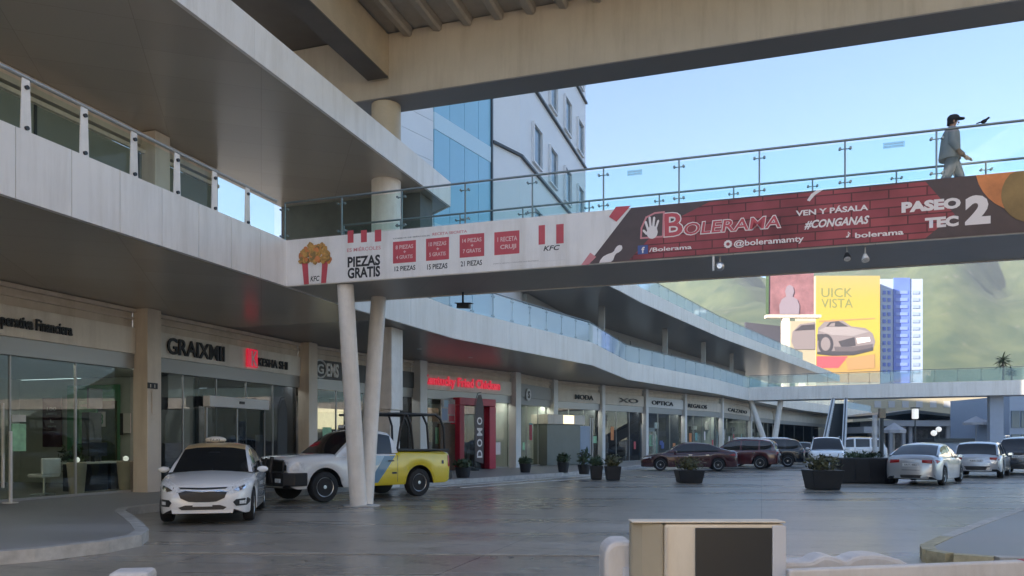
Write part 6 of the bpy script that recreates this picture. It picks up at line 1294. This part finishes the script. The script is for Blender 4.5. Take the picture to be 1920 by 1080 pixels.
def suv(name, label, paint, L=4.6, H=1.68, cat='car', rack=True, two=None):
    k = L / 4.6; z = H / 1.68
    P = dict(L=L, W=1.88, H=H, beltz=1.05 * z, paint=paint, wr=.36, fx=1.40 * k, rx=-1.36 * k, sill=.27, tw=.23,
             top=[(-2.3 * k, 1.0 * z), (-2.2 * k, 1.10 * z), (-1, 1.09 * z), (.85, 1.07 * z), (1.6 * k, 1.01 * z), (2.1 * k, .90 * z), (2.3 * k, .74 * z)], wid=[(-2.3 * k, .86), (-2.2 * k, .93), (-1.6, .99), (0, 1.0), (1.4, .985), (2.0 * k, .90), (2.2 * k, .80), (2.3 * k, .70)],
             belt=[(-2.3 * k, .96 * z), (-1.8 * k, 1.06 * z), (0, 1.03 * z), (1.2, .99 * z), (2.1 * k, .80 * z), (2.3 * k, .66 * z)], roof=[(-2.20 * k, 1.09 * z), (-2.08 * k, 1.35 * z), (-1.85 * k, 1.57 * z), (-1.2, 1.665 * z), (-.2, 1.68 * z), (.25, 1.63 * z), (.6, 1.45 * z), (1.15, 1.06 * z)], gb=.92, gt=.74, wsx=.22, rgx=-1.80 * k, pillars=[(-2.25 * k, -1.95 * k), (-1.28, -1.18), (-.30, -.20), (.70, 1.2)], spokes=6)
    t, cf = car(name, label, cat, P)
    for s in (1, -1):
        sd = 's+' if s > 0 else 's-'; cf(yz([(.48, .74 * z), (.62, .82 * z), (.82, .86 * z), (.84, .76 * z), (.64, .70 * z)], s), 'f', .01, 'headlight', 'lens'); cf(yz([(.50, .98 * z), (.50, .88 * z), (.82, .84 * z), (.88, .98 * z)], s), 'r', .012, 'tail_light', 'redlens')
        for x0 in (.62, -.25, -1.2): cf([(x0, .36), (x0 + .014, .36), (x0 + .014, 1.0 * z), (x0, 1.0 * z)], sd, .003, 'door_seam', 'black')
        for x0 in (-.14, -1.05): cf([(x0, .90 * z), (x0 + .18, .90 * z), (x0 + .18, .925 * z), (x0, .925 * z)], sd, .022, 'door_handle', 'chrome')
        if rack: MB().path([(.2, s * .66, H + .0), (.05, s * .66, H + .06), (-1.3, s * .66, H + .055), (-1.5, s * .66, H - .01)], .018, 6).build('roof_rail', 'chrome', t)
    cf([(-.46, .76 * z), (.46, .76 * z), (.40, .55 * z), (-.40, .55 * z)], 'f', .01, 'grille', 'black')
    pl = cf([(-.26, .76 * z), (.26, .76 * z), (.26, .87 * z), (-.26, .87 * z)], 'r', .014, 'number_plate', 'white'); text('RBX-117', (-2.34 * k, .20, .78 * z), (0, -1, 0), UP, .4, .06, 'ink', pl)
    cf([(-.86, .34), (.86, .34), (.80, .50), (-.80, .50)], 'r', .010, 'rear_bumper', 'black'); mirror_pair(t, .72, .88, 1.10 * z, paint); return t
def face_to(theta): return PI / 2 - R(theta)     # compass bearing, clockwise from +Y
t = sedan('sedan_car', 'silver grey sedan seen from behind, nearest car on the right side of the street', 'silver'); place(t, 15.45, 28.6, face_to(41))
t = suv('hatchback_car', 'white hatchback seen from behind, between the silver sedan and a black car', 'silver', 4.2, 1.50, rack=False); place(t, 20.7, 33.8, face_to(38))
t = suv('suv_car', 'black car at the right edge, partly cut off by the picture', 'blackcar', 4.7, 1.74); place(t, 24.6, 36.8, face_to(40))
t = sedan('sedan_car', 'long maroon car parked side on behind the shrub pots, nose to the left', 'maroon', L=4.9, H=1.5); place(t, 9.3, 40.6, face_to(-82))
t = suv('suv_car', 'dark red car seen at an angle, parked right behind the maroon one', 'redcar', 4.4, 1.66); place(t, 12.9, 43.6, face_to(-62))
t = suv('suv_car', 'black car with one bright wheel parked beyond the dark red car', 'blackcar', 4.7, 1.70); place(t, 15.4, 47.0, face_to(-70))
t = sedan('sedan_car', 'dark grey car with pale roof glints parked left of the staircase foot', 'blackcar'); place(t, 19.6, 52.5, face_to(-60))
t = suv('suv_car', 'white car facing us half hidden behind the square shrub pot', 'carwhite', 4.8, 1.74); place(t, 17.2, 42.0, face_to(200))
t = suv('van_car', 'white car side on behind the dark planter box', 'carwhite', 4.6, 1.80, rack=False); place(t, 24.0, 54.5, face_to(-70))
# ================================================================ PERSON on the bridge and BIRD on the handrail
pa = A0 + 1.25
pb = on_a(1783, 260, pa)[0]; zf = 6.19
BP = lambda s, h, d=0.0: st(pa + d, pb + s, zf + h)     # s: along the walking direction (to the right), d: away from us
def skin_mesh(name, V, E, m, par, sub=2):
    me = bpy.data.meshes.new(name); me.from_pydata([p for p, r in V], E, []); me.materials.append(M[m]); o = bpy.data.objects.new(name, me); COL.objects.link(o)
    md = o.modifiers.new('skin', 'SKIN'); md.use_smooth_shade = True
    if not me.skin_vertices: me.skin_vertices.new()
    for i, (p, r) in enumerate(V):
        r = r if isinstance(r, tuple) else (r, r); me.skin_vertices[0].data[i].radius = r; me.skin_vertices[0].data[i].use_root = (i == 0)
    s = o.modifiers.new('sub', 'SUBSURF'); s.levels = s.render_levels = sub
    dg = bpy.context.evaluated_depsgraph_get(); m2 = bpy.data.meshes.new_from_object(o.evaluated_get(dg)); m2.name = name
    bpy.data.objects.remove(o); o = bpy.data.objects.new(name, m2); COL.objects.link(o); m2.shade_smooth()
    if par is not None: adopt(o, par)
    return o
PERSON = pe = thing('person', 'person in a loose grey shirt and black cap walking right across the bridge', 'person', tuple(BP(0, 0)))
Vx = [(BP(0, .92), .12), (BP(0, 1.08), .13), (BP(.01, 1.28), .15), (BP(.015, 1.40), .10), (BP(.025, 1.48), .055), (BP(.045, 1.58), .085), (BP(.05, 1.66), .075),
      (BP(.01, 1.38, -.17), .055), (BP(-.03, 1.10, -.24), .045), (BP(.10, .88, -.24), .035), (BP(.01, 1.38, .17), .055), (BP(.10, 1.12, .24), .045), (BP(.30, .92, .22), .035),
      (BP(.02, .86, -.09), .085), (BP(-.08, .48, -.09), .06), (BP(-.26, .10, -.09), .042), (BP(.02, .86, .09), .085), (BP(.18, .48, .09), .06), (BP(.24, .09, .09), .042), (BP(-.16, .035, -.09), .035), (BP(.36, .035, .09), .035)]
bd = skin_mesh('body', Vx, [(0, 1), (1, 2), (2, 3), (3, 4), (4, 5), (5, 6), (3, 7), (7, 8), (8, 9), (3, 10), (10, 11), (11, 12), (0, 13), (13, 14), (14, 15), (0, 16), (16, 17), (17, 18), (15, 19), (18, 20)], 'skin', pe)
for base, dirv, side in ((Vx[9][0], (Vx[9][0] - Vx[8][0]).normalized(), -1), (Vx[12][0], (Vx[12][0] - Vx[11][0]).normalized(), 1)):
    b = MB(); b.path([base - dirv * .03, base + dirv * .05, base + dirv * .09], [.032, .042, .036], 8)
    for k in range(4):
        o_ = base + dirv * .08 + U * (.016 * (k - 1.5)); ln = (.060, .072, .076, .066)[k]; b.path([o_, o_ + dirv * ln * .5 + W * .012, o_ + dirv * ln + W * .03], [.011, .010, .008], 6)
    b.path([base + dirv * .03 + W * .03, base + dirv * .07 + W * .055, base + dirv * .10 + W * .055], [.013, .011, .009], 6); b.build('hand', 'skin', pe, smooth=True)
def tubeloft(rings, name, m, par):
    """rings: (centre, rx along walking, ry across, axis tilt ignored)"""
    n = 18; b = MB(); vs = []
    for c, rx, ry in rings: vs += [c + W * rx * math.cos(2 * PI * k / n) + U * ry * math.sin(2 * PI * k / n) for k in range(n)]
    b.add(vs, [(i * n + k, i * n + (k + 1) % n, (i + 1) * n + (k + 1) % n, (i + 1) * n + k) for i in range(len(rings) - 1) for k in range(n)] + [tuple(range(n))[::-1], tuple(range((len(rings) - 1) * n, len(rings) * n))]); return b.build(name, m, par, smooth=R(60))
sh = tubeloft([(BP(-.02, .80), .20, .23), (BP(-.025, .84), .205, .235), (BP(-.02, 1.0), .19, .23), (BP(-.01, 1.2), .175, .235), (BP(0, 1.33), .155, .235), (BP(.005, 1.41), .12, .19), (BP(.01, 1.465), .075, .09), (BP(.012, 1.48), .062, .07)], 'shirt', 'shirt', pe)
for pts in ([Vx[7][0], Vx[8][0], Vx[8][0].lerp(Vx[9][0], .8)], [Vx[10][0], Vx[11][0], Vx[11][0].lerp(Vx[12][0], .85)]):
    pts = [pts[0], pts[0].lerp(pts[1], .5), pts[1], pts[2]]; MB().path(pts, [.085, .085, .075, .058], 12).build('sleeve', 'shirt', sh, smooth=R(60))
for q in ((13, 14, 15), (16, 17, 18)):
    pts = [Vx[q[0]][0] + UP * .06, Vx[q[0]][0].lerp(Vx[q[1]][0], .5), Vx[q[1]][0], Vx[q[1]][0].lerp(Vx[q[2]][0], .5), Vx[q[2]][0]]; MB().path(pts, [.125, .115, .09, .08, .075], 12).build('trouser_leg', 'jeans', pe, smooth=R(60))
hc_ = BP(.045, 1.615)
b = MB(); n = 16; vs = []
for i, (z, r) in enumerate(((0.0, .112), (.04, .112), (.075, .098), (.10, .07), (.115, .02))): vs += [hc_ + UP * z + (W * 1.05 * math.cos(2 * PI * k / n) + U * .86 * math.sin(2 * PI * k / n)) * r for k in range(n)]
b.add(vs, [(i * n + k, i * n + (k + 1) % n, (i + 1) * n + (k + 1) % n, (i + 1) * n + k) for i in range(4) for k in range(n)] + [tuple(range(n))[::-1]]); b.plate([hc_ + W * .09 + U * .085 + UP * .012, hc_ + W * .19 + U * .06 + UP * .0, hc_ + W * .21 - UP * .002, hc_ + W * .19 - U * .06, hc_ + W * .09 - U * .085 + UP * .012], UP, .012); b.build('cap', 'cap', pe, smooth=R(50))
b = MB(); vs = []
for z, r, dx in ((-.10, .075, -.045), (-.05, .098, -.02), (.01, .108, -.005)): vs += [hc_ + UP * z + W * dx + (W * math.cos(2 * PI * k / n) + U * .88 * math.sin(2 * PI * k / n)) * r for k in range(n)]
b.add(vs, [(i * n + k, i * n + (k + 1) % n, (i + 1) * n + (k + 1) % n, (i + 1) * n + k) for i in range(2) for k in range(n) if not (-0.2 < 2 * PI * k / n < 1.1 or 2 * PI * k / n > 5.2)]); b.build('hair', 'cap', pe, smooth=True)
fc_ = BP(.045, 1.56)
MB().ball(fc_ + W * .095 - UP * .005, .018, .016, .022, 8, 6).build('nose', 'skin', pe, smooth=True)
for s in (-1, 1):
    MB().ball(fc_ + W * .078 + U * .03 * s + UP * .025, .010, .010, .008, 8, 6).build('eye', 'ink', pe, smooth=True); MB().ball(fc_ - W * .005 + U * .082 * s, .022, .012, .032, 8, 6).build('ear', 'skin', pe, smooth=True)
MB().ball(fc_ + W * .080 - UP * .045, .012, .026, .006, 8, 6).build('mouth', 'maroon', pe, smooth=True)
MB().bar(BP(-.22, .03, -.09), BP(-.02, .03, -.09), .09, .06).build('shoe', 'black', pe, bevel=.02); MB().bar(BP(.18, .03, .09), BP(.40, .03, .09), .09, .06).build('shoe', 'black', pe, bevel=.02)
PERSON.scale = (.935, .935, .935)
b0_, z0_ = on_a(1845, 226, A0 + .09)
bi = thing('bird', 'small dark bird perched on the bridge handrail right of the walking person', 'bird', tuple(st(A0 + .09, b0_, 7.14)))
ZR = 6.22 + .90 + .024; c = st(A0 + .08, b0_, ZR + .034)
b = MB(); vs = []; n = 12
for s_, r_, dz in ((-.055, .006, -.004), (-.045, .02, -.002), (-.02, .034, 0), (.01, .038, .006), (.035, .034, .020), (.05, .026, .040), (.062, .024, .052), (.078, .016, .054), (.085, .004, .053)):
    vs += [c + W * s_ + UP * dz + (U * math.cos(2 * PI * k / n) + UP * math.sin(2 * PI * k / n)) * r_ for k in range(n)]
b.add(vs, [(i * n + k, i * n + (k + 1) % n, (i + 1) * n + (k + 1) % n, (i + 1) * n + k) for i in range(8) for k in range(n)] + [tuple(range(n))[::-1], tuple(range(8 * n, 9 * n))]); b.build('body', 'cap', bi, smooth=True)
MB().plate([c - W * .045 + UP * .012, c - W * .045 - UP * .012, c - W * .12 - UP * .028, c - W * .12 - UP * .010], U, .014).build('tail', 'cap', bi); MB().lathe([(.007, 0), (.001, .022)], c + W * .083 + UP * .053, 6, 0, W).build('beak', 'ink', bi)
for s_ in (-1, 1): MB().tube(c + U * .012 * s_ - UP * .02, c + U * .012 * s_ - UP * .036, .004, n=6).build('leg', 'ink', bi)
# ================================================================ LIGHT, AIR, CAMERA
HAZE = 0.00042
w = bpy.data.worlds.new('World'); sc.world = w; w.use_nodes = True; N = w.node_tree.nodes; Lk = w.node_tree.links
SUN_AZ = math.atan2(-0.85, -0.53); SUN_EL = R(19)      # compass angle of the sun: behind the camera, to the left
sky = N.new('ShaderNodeTexSky'); sky.sky_type = 'NISHITA'; sky.sun_disc = False; sky.sun_elevation = SUN_EL; sky.sun_rotation = SUN_AZ; sky.air_density = 1.0; sky.dust_density = 0.2; sky.ozone_density = 3.0; sky.altitude = 500
bg = N['Background']; bg.inputs['Strength'].default_value = 0.075; Lk.new(sky.outputs[0], bg.inputs[0])
sl = bpy.data.lights.new('sun', 'SUN'); sl.energy = 5.0; sl.angle = R(0.5); sl.color = (1.0, 0.88, 0.72)
so = bpy.data.objects.new('sun', sl); COL.objects.link(so); sd = Vector((math.sin(SUN_AZ) * math.cos(SUN_EL), math.cos(SUN_AZ) * math.cos(SUN_EL), math.sin(SUN_EL)))
so.rotation_euler = (-sd).to_track_quat('-Z', 'Y').to_euler(); so.location = sd * 50
# air: one even box of thin haze
hz = MB(); hz.obox((-620, -340, -1.5), (2000, 0, 0), (0, 1800, 0), (0, 0, 268)); ho = hz.build('haze', 'hill', kind='stuff'); ho.data.materials.clear()
hm = bpy.data.materials.new('thin bluish haze'); N, Lk = nodes(hm); N.remove(N['Principled BSDF']); pv_ = N.new('ShaderNodeVolumePrincipled'); pv_.inputs['Color'].default_value = (0.86, 0.92, 1.0, 1); pv_.inputs['Density'].default_value = HAZE; pv_.inputs['Anisotropy'].default_value = 0.2
Lk.new(pv_.outputs[0], [n for n in N if n.type == 'OUTPUT_MATERIAL'][0].inputs['Volume']); ho.data.materials.append(hm)
cd = bpy.data.cameras.new('camera'); cam = bpy.data.objects.new('camera', cd); COL.objects.link(cam); sc.camera = cam
cam.location = (0, 0, CZ); cam.rotation_euler = (PI / 2, 0, 0); cd.sensor_width = 36; cd.lens = F / 1920 * 36; cd.shift_y = (HY - 540) / 1920; cd.clip_start = 0.05; cd.clip_end = 6000
sc.view_settings.view_transform = 'Standard'; sc.view_settings.look = 'None'; sc.view_settings.exposure = 2.1; sc.view_settings.gamma = 1
sc.cycles.max_bounces = 8; sc.cycles.diffuse_bounces = 5; sc.cycles.glossy_bounces = 4; sc.cycles.transparent_max_bounces = 16; sc.cycles.use_denoising = True; sc.cycles.caustics_reflective = False; sc.cycles.caustics_refractive = False
